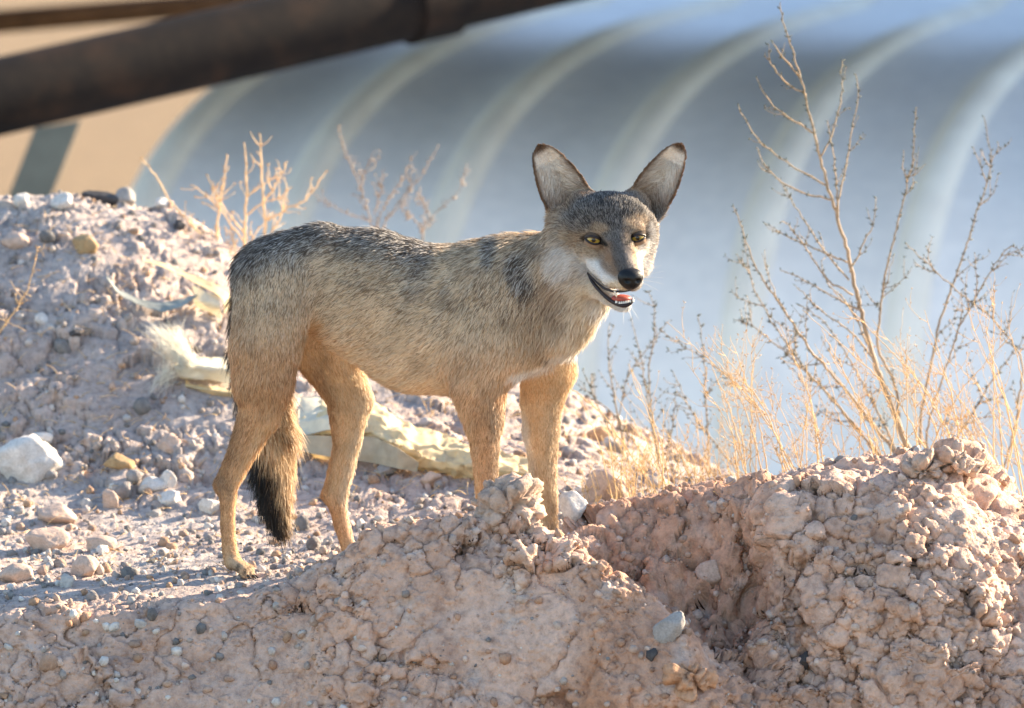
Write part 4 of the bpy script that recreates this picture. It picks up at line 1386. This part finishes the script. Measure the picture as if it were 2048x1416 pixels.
    up = smooth_line([P(1175, 546, -.168), P(1190, 562, -.190), P(1208, 577, -.213), P(1226, 583, -.236), P(1246, 583, -.252), P(1262, 580, -.262), P(1272, 574, -.252)], 26)
    v, f = tube(up, np.interp(np.linspace(0, 1, 26), [0, .3, .7, 1], [2.0, 2.6, 2.4, 1.6]) * PXM, 6)
    adopt(mesh_obj('upper_lip', v, f, lipm, smooth=True), root)
    # mouth floor, tongue, teeth
    v, f = ellipsoid_mesh(P(1243, 596, -.222), (20 * PXM, 20 * PXM, 7 * PXM), 20, 10)
    adopt(mesh_obj('tongue', v, f, pinkm, smooth=True), root)

    def tooth_at(px, py, Y, h, r, up=1, lean=0.0):
        b = P(px, py, Y); n = 6
        ring = [(math.cos(2 * math.pi * k / n) * r * PXM, math.sin(2 * math.pi * k / n) * r * PXM) for k in range(n)]
        vs = [b + np.array((x, y, 0)) for x, y in ring] + [b + np.array((x * .7 + lean * PXM * .5, y * .7, up * h * .55 * PXM)) for x, y in ring] + [b + np.array((lean * PXM, 0, up * h * PXM))]
        fs = [(k, (k + 1) % n, n + (k + 1) % n, n + k) for k in range(n)] + [(n + k, n + (k + 1) % n, 2 * n) for k in range(n)]
        adopt(mesh_obj('tooth', vs, fs, tooth, smooth=True), root)
    tooth_at(1231, 582, -.240, 14, 3.6, -1, 2)
    tooth_at(1233, 606, -.232, 11, 3.0, 1, 0)
    for i in range(6):
        tooth_at(1239 + i * 4.2, 607.5 - 0.12 * i * i, -.2385, 6.0, 2.2, 1, 0)
    tooth_at(1266, 603, -.236, 9, 2.6, 1, 0)
    for i, (sx, sy, dx, dy) in enumerate([(1282, 552, 46, -14), (1283, 556, 42, -6), (1284, 560, 44, 4), (1280, 564, 36, 12), (1284, 548, 38, -22), (1256, 618, 10, 22), (1262, 616, 16, 18), (1248, 620, -2, 26)]):
        Y0 = -.235 if sx > 1240 else -.243
        pts = [P(sx + dx * t, sy + dy * t + 5 * t * t, Y0 - .012 * t) for t in np.linspace(0, 1, 7)]
        v, f = tube(np.array(pts), np.linspace(0.00042, 0.00016, 7), 4)
        adopt(mesh_obj('whisker', v, f, whisk, smooth=True), root)


COYOTE = empty('coyote', P(760, 1150, 0.0), 'grey and tan coyote standing on the earth heap, head turned to the viewer', 'coyote')
bpy.context.view_layer.update()
grow_fur(CY, COYOTE)
face_details(CY, COYOTE)
# ------------------------------------------------------------------ torn sacking half buried in the heap
SACK = plain_material('cream_sacking', (.84, .70, .44), .7, .25, .18, 25, transl=.35, bump=.003)
SACKW = plain_material('white_sacking', (.84, .78, .62), .7, .25, .15, 25, transl=.35, bump=.003)
OLIVE = plain_material('faded_tarp', (.34, .36, .33), .6, .3, .2, 20, transl=.25, bump=.002)
STRAW = plain_material('straw_fibre', (.70, .56, .32), .7, .2, .2, 30, transl=.4)


def loft(name, lines, mat, parent, nu=60, nv=22, wr=0.006, seed=1, thick=0.0015):
    """cloth through a few pixel lines [(px, py, Y) ...] from its top edge to its bottom edge"""
    L = [smooth_line(np.array([P(*q) for q in ln]), nu) for ln in lines]
    L = np.array(L); k = len(L)
    G = np.zeros((nv, nu, 3))
    for i, t in enumerate(np.linspace(0, k - 1, nv)):
        a = min(int(t), k - 2); f = t - a
        f = f * f * (3 - 2 * f) * .5 + f * .5
        G[i] = L[a] * (1 - f) + L[a + 1] * f
    N = np.cross(np.gradient(G, axis=1), np.gradient(G, axis=0)); N /= np.linalg.norm(N, axis=2, keepdims=True) + 1e-9
    p = G.reshape(-1, 3)
    w = wr * (fbm(p * np.array((14, 14, 40)) + seed, 3, seed) + .6 * np.abs(fbm(p * np.array((40, 40, 22)) + seed * 3, 3, seed + 5)))
    V = p + N.reshape(-1, 3) * w[:, None]
    n = len(V)
    V2 = np.concatenate([V, V + N.reshape(-1, 3) * -thick])
    idx = np.arange(n).reshape(nv, nu)
    q = np.stack([idx[:-1, :-1], idx[:-1, 1:], idx[1:, 1:], idx[1:, :-1]], -1).reshape(-1, 4)
    rim = np.concatenate([idx[0], idx[1:, -1], idx[-1, -2::-1], idx[-2:0:-1, 0]])
    rq = np.stack([rim, np.roll(rim, -1), np.roll(rim, -1) + n, rim + n], 1)
    o = mesh_obj(name, V2, np.concatenate([q, q[:, ::-1] + n, rq]), mat, smooth=True)
    return adopt(o, parent)


def ground_root(name, px, py, label, cat):
    b, _ = hit(px, py)
    if b is None: b = P(px, py, 1.0)
    r = empty(name, tuple(b), label, cat); bpy.context.view_layer.update()
    return r, b


def Yat(px, py, back=0.0):
    b, _ = hit(px, py)
    return (b[1] if b is not None else 1.0) + back


# long cream sack behind the legs
r1, b1 = ground_root('sack', 800, 945, 'long rumpled cream sack lying behind the coyote legs', 'sack')
y = [Yat(px, py) for px, py in ((600, 905), (700, 925), (830, 950), (930, 960), (1050, 975))]
loft('sack_cloth', [
    [(585, 830, y[0] + .16), (650, 800, y[1] + .16), (745, 806, y[1] + .17), (800, 836, y[2] + .17), (880, 876, y[2] + .15), (950, 890, y[3] + .12), (1060, 915, y[4] + .10)],
    [(585, 850, y[0] + .06), (650, 822, y[1] + .05), (745, 830, y[1] + .05), (800, 862, y[2] + .05), (875, 895, y[2] + .03), (945, 905, y[3] + .02), (1060, 928, y[4] + .02)],
    [(585, 872, y[0] + .02), (650, 868, y[1] + .01), (745, 866, y[1] + .0), (800, 893, y[2] - .01), (860, 920, y[2] - .02), (940, 932, y[3] - .02), (1060, 948, y[4] - .02)],
    [(585, 905, y[0] + .03), (650, 915, y[1] + .03), (745, 925, y[1] + .03), (800, 938, y[2] + .03), (850, 950, y[2] + .01), (940, 966, y[3] + .01), (1060, 980, y[4] + .01)]],
     SACK, r1, 120, 44, .022, 3)
loft('flap', [
    [(600, 800, y[0] + .17), (640, 795, y[0] + .17), (690, 800, y[1] + .16)],
    [(595, 842, y[0] + .03), (640, 836, y[0] + .0), (690, 838, y[1] + .0)],
    [(605, 872, y[0] - .01), (640, 862, y[0] - .02), (680, 858, y[1] - .02)]], SACKW, r1, 30, 16, .008, 8)

loft('shaded_side', [  # extra sheet in a darker tone paints the sack's shaded front
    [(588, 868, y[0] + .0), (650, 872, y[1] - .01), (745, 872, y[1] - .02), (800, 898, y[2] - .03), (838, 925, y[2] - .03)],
    [(588, 900, y[0] - .01), (650, 912, y[1] - .02), (745, 926, y[1] - .03), (800, 938, y[2] - .03), (834, 944, y[2] - .03)]], plain_material('shade_toned_sacking', (.40, .34, .25), .8, .2, .2, 25, bump=.003), r1, 60, 14, .005, 31)

# tarp strap and loop on the slope
r2, b2 = ground_root('tarp_scrap', 330, 610, 'grey green scrap of tarp looped round a lump of earth on the slope', 'tarp')
y0 = Yat(330, 600) - .02
loft('strap', [
    [(212, 552, y0 + .03), (235, 578, y0 + .0), (275, 598, y0 - .02), (320, 606, y0 - .03), (365, 598, y0 - .02), (395, 588, y0 + .0)],
    [(214, 560, y0 + .0), (240, 590, y0 - .03), (280, 612, y0 - .05), (325, 625, y0 - .06), (365, 614, y0 - .05), (392, 594, y0 - .01)]], OLIVE, r2, 60, 12, .004, 11)
loft('band', [
    [(285, 516, y0 + .05), (330, 526, y0 + .04), (380, 548, y0 + .02), (425, 565, y0 + .01), (458, 585, y0 + .01), (466, 612, y0 + .0)],
    [(288, 523, y0 + .03), (330, 534, y0 + .02), (378, 560, y0 + .0), (418, 580, y0 - .01), (446, 598, y0 - .02), (448, 628, y0 - .02)]], SACK, r2, 60, 10, .004, 12)
loft('fold', [
    [(385, 570, y0 + .02), (410, 582, y0 - .01), (440, 590, y0 - .01)],
    [(388, 600, y0 + .0), (412, 604, y0 - .03), (438, 610, y0 - .02)],
    [(395, 612, y0 + .03), (415, 622, y0 + .0), (444, 636, y0 + .0)]], SACKW, r2, 30, 18, .008, 13)

# frayed white sack
r3, b3 = ground_root('frayed_sack', 390, 780, 'torn white sack with a burst of frayed fibres left of the rump', 'sack')
y0 = Yat(400, 770) - .01
loft('sack_cloth', [
    [(355, 722, y0 + .10), (400, 712, y0 + .10), (440, 716, y0 + .10), (500, 722, y0 + .10)],
    [(350, 736, y0 + .0), (400, 735, y0 - .02), (440, 738, y0 - .02), (500, 745, y0 - .02)],
    [(365, 756, y0 + .01), (400, 758, y0 - .01), (440, 765, y0 - .01), (500, 772, y0 - .01)]], SACKW, r3, 50, 20, .010, 21)
loft('lower_fold', [
    [(372, 752, y0 + .05), (420, 762, y0 + .05), (500, 775, y0 + .05)],
    [(370, 772, y0 - .01), (420, 780, y0 - .03), (500, 790, y0 - .03)],
    [(378, 786, y0 + .02), (420, 794, y0 + .0), (500, 806, y0 + .0)]], SACK, r3, 50, 18, .008, 22)


def fibres(root, origin, tips, n, seed, mat, w=.0005):
    r = np.random.default_rng(seed)
    V, F = [], []
    for i in range(n):
        o = P(origin[0] + r.normal(0, 9), origin[1] + r.normal(0, 7), origin[2] + r.normal(0, .01))
        t = tips[r.integers(0, len(tips))]
        e = P(t[0] + r.normal(0, t[3]), t[1] + r.normal(0, t[3]), t[2] + r.normal(0, .02))
        m = (o + e) / 2 + r.normal(0, .006, 3)
        m2 = o * .2 + e * .8 + r.normal(0, .006, 3)
        s = r.normal(size=3); s /= np.linalg.norm(s)
        b = len(V)
        for q, ww in ((o, 1), (m, .9), (m2, .7)):
            V += [q - s * w * ww, q + s * w * ww]
        V.append(e)
        F += [(b, b + 1, b + 3), (b, b + 3, b + 2), (b + 2, b + 3, b + 5), (b + 2, b + 5, b + 4), (b + 4, b + 5, b + 6)]
    o = adopt(mesh_obj('frayed_fibres', np.array(V), np.array(F), mat), root)
    tag(o, None, kind='stuff')


FIB = plain_material('white_fibre', (.84, .80, .68), .7, .2, .1, 30, transl=.4)
fibres(r3, (378, 730, y0 - .01), [(300, 650, y0 + .10, 9), (325, 655, y0 + .10, 10), (350, 650, y0 + .12, 8), (312, 690, y0 + .05, 10), (345, 690, y0 + .05, 9)], 420, 3, FIB)
fibres(r3, (340, 742, y0 - .01), [(318, 745, y0 + .0, 8), (300, 790, y0 - .03, 7), (322, 775, y0 - .02, 8), (335, 720, y0 + .02, 7)], 160, 4, FIB)
# ------------------------------------------------------------------ dry plants
TWIG = plain_material('grey_brown_bark', (.36, .27, .18), .8, .2, .3, 40)
GOLD = plain_material('golden_stem', (.72, .53, .30), .7, .25, .2, 40, transl=.35)
STRW = plain_material('straw_stem', (.80, .60, .34), .7, .25, .2, 40, transl=.35)
BUD = plain_material('grey_green_bud', (.17, .17, .13), .8, .2, .35, 60, transl=.2)
GOLDBUD = plain_material('golden_bud', (.70, .47, .24), .7, .2, .2, 60, transl=.3)


class Plant:
    def __init__(self, name, label, base, group=None, cat='shrub'):
        self.root = empty(name, tuple(base), label, cat, group); bpy.context.view_layer.update()
        self.V, self.F, self.bV, self.bF, self.n, self.bn = [], [], [], [], 0, 0
        self.sets = []
        self.r = np.random.default_rng(abs(hash(label)) % 9999 if False else sum(map(ord, label)))

    def begin(self):
        if self.n: self.sets.append((self.V, self.F))
        self.V, self.F, self.n = [], [], 0

    def stem(self, pts, r0, r1, n=None, sides=5):
        n = n or max(6, int(np.linalg.norm(np.diff(pts, axis=0), axis=1).sum() / .012))
        l = smooth_line(pts, n); r0 *= .82; r1 *= .82
        l[1:-1] += self.r.normal(0, .0011, l[1:-1].shape)
        v, f = tube(l, np.linspace(r0, r1, n), sides)
        self.V.append(v); self.F += [tuple(i + self.n for i in q) for q in f]; self.n += len(v)
        return l

    def buds(self, l, every=.012, size=.004, t0=.25, spread=.004, leaf=1.8):
        seg = np.linalg.norm(np.diff(l, axis=0), axis=1).sum()
        m = int(seg * (1 - t0) / every)
        for t in np.linspace(t0, 1, max(m, 2)):
            q = l[min(int(t * (len(l) - 1)), len(l) - 1)]
            d = l[-1] - l[0]; d = d / (np.linalg.norm(d) + 1e-9)
            for _ in range(self.r.integers(1, 3)):
                o = self.r.normal(size=3); o -= d * (o @ d) * .5; o /= np.linalg.norm(o) + 1e-9
                a = (o * .8 + d * .7); a /= np.linalg.norm(a)
                s = size * self.r.uniform(.5, 1.3)
                c = q + o * spread * self.r.uniform(.3, 1)
                x = np.cross(a, self.r.normal(size=3)); x /= np.linalg.norm(x) + 1e-9; y = np.cross(a, x)
                v = [c - a * s * .6, c + x * s * .42, c + y * s * .30, c - x * s * .42, c - y * s * .30, c + a * s * leaf]
                b = self.bn
                self.bV += v; self.bn += 6
                self.bF += [(b, b + 2, b + 1), (b, b + 3, b + 2), (b, b + 4, b + 3), (b, b + 1, b + 4), (b + 5, b + 1, b + 2), (b + 5, b + 2, b + 3), (b + 5, b + 3, b + 4), (b + 5, b + 4, b + 1)]

    def side(self, l, n, length, rad, up=.7, t0=.2, t1=.95, flat=.5, buds=None, sub=0):
        for t in np.sort(self.r.uniform(t0, t1, n)):
            i = min(int(t * (len(l) - 1)), len(l) - 2)
            q = l[i]; d = l[i + 1] - l[i]; d /= np.linalg.norm(d) + 1e-9
            o = self.r.normal(size=3); o[1] *= flat; o -= d * (o @ d); o /= np.linalg.norm(o) + 1e-9
            L = length * self.r.uniform(.5, 1.2) * (1.15 - .5 * t)
            a = d * up + o * .8; a /= np.linalg.norm(a)
            e = q + a * L * .55; e2 = e + (a * .6 + np.array((0, 0, .5)) * up + self.r.normal(0, .15, 3)) * L * .5
            k = self.stem(np.array([q, e, e2]), rad, rad * .45, max(5, int(L / .012)), 4)
            if buds: self.buds(k, *buds)
            if sub: self.side(k, sub, length * .45, rad * .7, up, .2, .9, flat, buds)

    def done(self, stem_mat, bud_mat=None):
        self.begin()
        for V, F in self.sets:
            adopt(mesh_obj('stem', np.concatenate(V), F, stem_mat, smooth=True), self.root)
        if self.bn:
            o = adopt(mesh_obj('buds', np.array(self.bV), np.array(self.bF), bud_mat), self.root)
            tag(o, None, kind='stuff')


def L3(pts, Y):
    """pixel polyline to points, Y one depth or (first, last)"""
    Ys = np.linspace(*(Y if isinstance(Y, tuple) else (Y, Y)), len(pts))
    return np.array([P(x, y, d) for (x, y), d in zip(pts, Ys)])


def px2m(n): return n * PXM


# tall shrub at the right
YB = 0.95
sh = Plant('dry_shrub', 'tall bare shrub with grey green buds rising behind the right bank', drop(P(1830, 960, YB)[0], YB), cat='shrub')
bd = (.0085, .0040, .12, .0035)
foot = (1838, 1010)
S1 = sh.stem(L3([foot, (1828, 925), (1790, 830), (1752, 735), (1718, 610), (1692, 490), (1655, 372), (1628, 268), (1610, 185), (1585, 100), (1566, 50), (1560, 6)], (YB, YB - .05)), px2m(9), px2m(1.3))
sh.buds(S1, .007, .0042, .70, .004)
for b in ([(1655, 372), (1600, 342), (1555, 311), (1520, 285), (1490, 242), (1477, 212)], [(1630, 268), (1580, 236), (1545, 211), (1525, 181), (1512, 154)],
          [(1612, 190), (1572, 165), (1542, 131), (1530, 104)], [(1600, 155), (1575, 125), (1545, 85)], [(1664, 400), (1600, 385), (1560, 362), (1527, 330), (1514, 294)],
          [(1695, 525), (1642, 501), (1582, 477), (1529, 447)], [(1698, 560), (1654, 510), (1606, 439), (1582, 400), (1560, 360)], [(1640, 315), (1665, 270), (1684, 190), (1684, 120)],
          [(1672, 420), (1690, 345), (1702, 265), (1718, 190), (1712, 148)], [(1676, 435), (1672, 350), (1662, 285), (1655, 242)], [(1706, 590), (1655, 560), (1620, 510), (1600, 480), (1570, 440), (1560, 446)],
          [(1720, 620), (1660, 590), (1600, 555), (1560, 540)], [(1745, 715), (1700, 660), (1640, 620), (1590, 570)], [(1700, 545), (1730, 480), (1750, 440), (1752, 395)], [(1735, 690), (1700, 610), (1655, 570), (1640, 520), (1650, 515)]):
    l = sh.stem(L3(b, (YB - .03, YB - .06 + .12 * sh.r.uniform(-1, 1))), px2m(2.6), px2m(.9), sides=4); sh.buds(l, *bd)
    sh.side(l, 2, .05, px2m(1.1), .8, .3, .9, .6, bd)
for b, r in (([foot, (1790, 905), (1700, 790), (1620, 700), (1560, 610), (1510, 535), (1485, 460), (1466, 412)], 6), ([foot, (1740, 890), (1640, 770), (1560, 695), (1500, 648), (1470, 640)], 5),
             ([foot, (1800, 860), (1790, 760), (1752, 700), (1768, 560), (1800, 430), (1826, 320), (1832, 214)], 5), ([foot, (1840, 840), (1880, 640), (1930, 500), (1962, 400), (1986, 330), (1968, 234)], 5),
             ([foot, (1860, 830), (1920, 650), (2000, 512), (2028, 482), (2046, 515)], 4), ([(1990, 1000), (2030, 860), (2048, 720), (1990, 640), (1900, 570), (1812, 486)], 4),
             ([foot, (1720, 860), (1610, 740), (1540, 640), (1500, 560), (1488, 480)], 4), ([foot, (1900, 900), (1985, 760), (2060, 660)], 5), ([foot, (1770, 850), (1700, 720), (1650, 640), (1600, 610)], 4)):
    sh.begin(); l = sh.stem(L3(b, (YB, YB + .18 * sh.r.uniform(-1, 1))), px2m(r), px2m(1.1)); sh.buds(l, .010, .0045, .5, .004)
    sh.side(l, 7, .11, px2m(1.5), .8, .3, .97, .7, bd, 1)
sh.done(TWIG, BUD)

# smaller bare plant between the coyote and the tall shrub
YC = 1.05
p2 = Plant('bare_bush', 'low tangled bare bush right of the coyote chest', drop(P(1290, 880, YC)[0], YC))
for b, r in (([(1320, 940), (1300, 800), (1296, 740), (1310, 660), (1310, 610), (1296, 582)], 3), ([(1320, 940), (1290, 770), (1280, 700), (1262, 640)], 3), ([(1420, 960), (1412, 800), (1408, 700), (1395, 630)], 3),
             ([(1500, 965), (1430, 890), (1380, 820), (1345, 742)], 3), ([(1520, 820), (1440, 740), (1380, 700), (1318, 658)], 2.4), ([(1250, 900), (1225, 780), (1215, 700), (1218, 650)], 3),
             ([(1240, 900), (1190, 800), (1165, 740)], 2.6), ([(1300, 930), (1230, 830), (1180, 790), (1160, 760)], 2.6), ([(1230, 880), (1250, 760), (1290, 700), (1340, 640)], 2), ([(1330, 930), (1345, 850), (1352, 790)], 2)):
    p2.begin(); l = p2.stem(L3(b, (YC, YC + .1 * p2.r.uniform(-1, 1))), px2m(r), px2m(.9)); p2.buds(l, .010, .0045, .35, .004)
    p2.side(l, 5, .07, px2m(1.2), .8, .2, .95, .7, bd)
p2.done(TWIG, BUD)


# golden weeds along the right bank
def weed(name, label, px0, px1, n, h0, h1, Y0, Y1, lean=0.0, mat=GOLD, side=5, seed=0, rad=1.8, base_py=None):
    r = np.random.default_rng(seed)
    xm = (px0 + px1) / 2; ym = (Y0 + Y1) / 2
    g0 = drop(P(xm, 960, ym)[0], ym)
    pl = Plant(name, label, g0, cat='weed')
    for i in range(n):
        px = r.uniform(px0, px1); Y = r.uniform(Y0, Y1)
        g = drop(P(px, 960, Y)[0], Y)
        h = px2m(r.uniform(h0, h1)); le = lean + r.normal(0, .28)
        e = g + np.array((le * h, r.normal(0, .15) * h, h)); m = (g + e) / 2 + np.array((-.10 * le * h, 0, .04 * h))
        g = g - np.array((0, 0, .01))
        pl.begin(); l = pl.stem(np.array([g, m, e]), px2m(rad * r.uniform(.7, 1.2)), px2m(.6), None, 4)
        pl.side(l, side, h * .32, px2m(.8), .8, .2, .95, .8, (.02, .0028, .3, .002, 1.4), 1 if side > 4 else 0)
    pl.done(mat, GOLDBUD)


weed('dry_weed', 'golden dry weed left of the tall shrub', 1480, 1590, 11, 120, 360, .20, .6, -.25, GOLD, 7, 1)
weed('dry_weed', 'golden dry weed thick round the foot of the tall shrub', 1580, 1740, 16, 140, 380, .15, .5, -.2, GOLD, 7, 2)
weed('dry_weed', 'golden dry weed right of the tall shrub foot', 1750, 1920, 19, 140, 360, .15, .5, -.25, GOLD, 6, 3)
weed('dry_weed', 'long golden stalks leaning in at the right edge of the picture', 1920, 2100, 22, 160, 460, .2, .6, -.4, GOLD, 5, 4, 2.4)
weed('dry_weed', 'long pale straw stalks leaning beside the grey pink boulder', 1300, 1360, 5, 190, 340, .25, .5, -.45, STRW, 4, 5, 2.2)
weed('dry_weed', 'few thin straw stalks just right of the far foreleg', 1215, 1245, 3, 180, 320, .30, .5, -.28, STRW, 4, 6, 2.0)
weed('grass_tuft', 'tangled straw tuft behind the grey pink boulder', 1230, 1330, 40, 30, 130, .25, .8, -.1, STRW, 4, 7, 1.4)
weed('grass_tuft', 'straw tangle spread over the ground in the gap before the bank', 1330, 1480, 38, 40, 190, .2, .9, -.2, GOLD, 4, 8, 1.3)
weed('dry_weed', 'sparse golden weed on the slope under the belly', 850, 925, 7, 25, 80, 1.0, 1.3, 0, GOLD, 3, 10, 1.5)
weed('grass_tuft', 'short straw tuft by the blue white stone', 1165, 1215, 12, 25, 90, .3, .6, 0, STRW, 3, 11, 1.2)

# golden thorn twigs on the crest left of the rump
YT = 1.68
pt = Plant('thorn_twigs', 'golden forked thorn twigs on the crest left of the rump', hit(470, 520)[0] if hit(470, 520)[0] is not None else P(470, 520, YT), cat='twigs')
gb = (.02, .0045, .2, .003, 1.2)
for b, r in (([(430, 520), (435, 450), (445, 380), (452, 330), (455, 310)], 3.2), ([(488, 525), (490, 440), (494, 380), (492, 330), (488, 285)], 3.6), ([(532, 520), (530, 440), (525, 360), (522, 310), (520, 268)], 4),
             ([(534, 440), (570, 420), (610, 400), (635, 370), (652, 342)], 2.4), ([(470, 500), (400, 470), (345, 410), (310, 350), (282, 318)], 2.6), ([(490, 470), (450, 420), (430, 380)], 2),
             ([(500, 500), (455, 440), (435, 400), (415, 350)], 2), ([(480, 510), (420, 480), (360, 420)], 2), ([(530, 400), (555, 370), (572, 325)], 2), ([(494, 390), (525, 370), (560, 345)], 1.8),
             ([(440, 420), (410, 390), (385, 370)], 1.6), ([(534, 480), (560, 440), (575, 380)], 1.8), ([(495, 430), (520, 405), (565, 395), (580, 375)], 1.8), ([(490, 505), (520, 455), (545, 425)], 1.8)):
    pt.begin(); l = pt.stem(L3(b, (YT, YT + .08 * pt.r.uniform(-1, 1))), px2m(r * 1.5), px2m(1.6)); pt.buds(l, *gb)
    pt.side(l, 5, .045, px2m(1.7), .6, .25, .95, .8, gb)
pt.done(plain_material('pale_gold_stem', (.86, .66, .42), .7, .25, .15, 40, transl=.3), GOLDBUD)
weed('grass_tuft', 'short golden tuft at the foot of the thorn twigs', 455, 530, 16, 15, 60, 1.55, 1.7, 0, GOLD, 3, 12, 1.3)

# grey plant showing over the back
YG = 2.15
pg = Plant('bare_bush', 'grey budded plant showing over the coyote back', drop(P(745, 700, YG)[0], YG))
for b, r in (([(755, 620), (745, 450), (730, 400), (710, 350), (690, 300), (676, 252)], 3.2), ([(755, 620), (752, 445), (775, 400), (810, 350), (832, 305)], 2.6), ([(758, 620), (765, 450), (800, 400), (850, 345), (878, 290)], 2.6),
             ([(745, 440), (700, 430), (655, 408), (625, 385)], 1.8), ([(748, 430), (762, 380), (765, 340)], 1.6), ([(770, 440), (815, 400), (825, 340)], 1.6), ([(845, 620), (845, 450), (880, 420), (920, 380), (935, 330)], 1.5),
             ([(845, 460), (820, 430), (800, 415)], 1.3), ([(846, 470), (850, 420), (840, 380)], 1.3), ([(720, 380), (735, 330), (750, 300)], 1.6)):
    pg.begin(); l = pg.stem(L3(b, (YG, YG + .1 * pg.r.uniform(-1, 1))), px2m(r), px2m(1.0)); pg.buds(l, .007, .0055, .12, .0045)
    pg.side(l, 3, .05, px2m(1.1), .8, .3, .9, .6, (.007, .005, .15, .004))
pg.done(plain_material('grey_stem', (.34, .27, .22), .8, .2, .2, 40), plain_material('grey_bud', (.40, .34, .29), .8, .2, .3, 60, transl=.25))

# single stalk at the left edge and scattered dead twigs
pl = Plant('dry_stalk', 'single curved golden stalk at the left edge of the heap', hit(4, 690)[0], cat='stalk')
yl = Yat(10, 690) - .06
l = pl.stem(L3([(-20, 690), (10, 650), (45, 600), (62, 560), (72, 520), (75, 495)], yl), px2m(2.6), px2m(1.2)); pl.buds(l, .02, .004, .3, .003)
pl.side(l, 4, .03, px2m(1.1), .7, .3, .95, .6, (.015, .004, .3, .003))
l = pl.stem(L3([(45, 600), (30, 580), (20, 560)], yl), px2m(1.5), px2m(.9)); l = pl.stem(L3([(-20, 630), (20, 645), (52, 662)], yl), px2m(1.4), px2m(.8))
pl.done(GOLD, GOLDBUD)


def litter(name, label, count, seed, mat, pxr, pyr, ln=(.012, .05)):
    r = np.random.default_rng(seed); V, F, n = [], [], 0
    for i in range(count):
        b, nn = hit(r.uniform(*pxr), r.uniform(*pyr))
        if b is None: continue
        L = r.uniform(*ln); a = r.uniform(0, 6.28); d = np.array((math.cos(a), math.sin(a), r.uniform(-.1, .7))); d /= np.linalg.norm(d)
        q = np.array([b + nn * .003, b + nn * .006 + d * L * .5 + r.normal(0, .003, 3), b + nn * .004 + d * L])
        v, f = tube(smooth_line(q, 6), np.linspace(.0009, .0004, 6), 4)
        V.append(v); F += [tuple(j + n for j in k) for k in f]; n += len(v)
    o = mesh_obj(name, np.concatenate(V), F, mat, smooth=True); tag(o, label, 'litter', kind='stuff')


litter('straw_litter', 'bits of straw and dead twigs over the heap and pad', 420, 9, STRW, (0, 520), (430, 1150))
litter('straw_litter', 'bits of straw on the slope behind the legs', 260, 10, STRW, (600, 1450), (800, 1000))
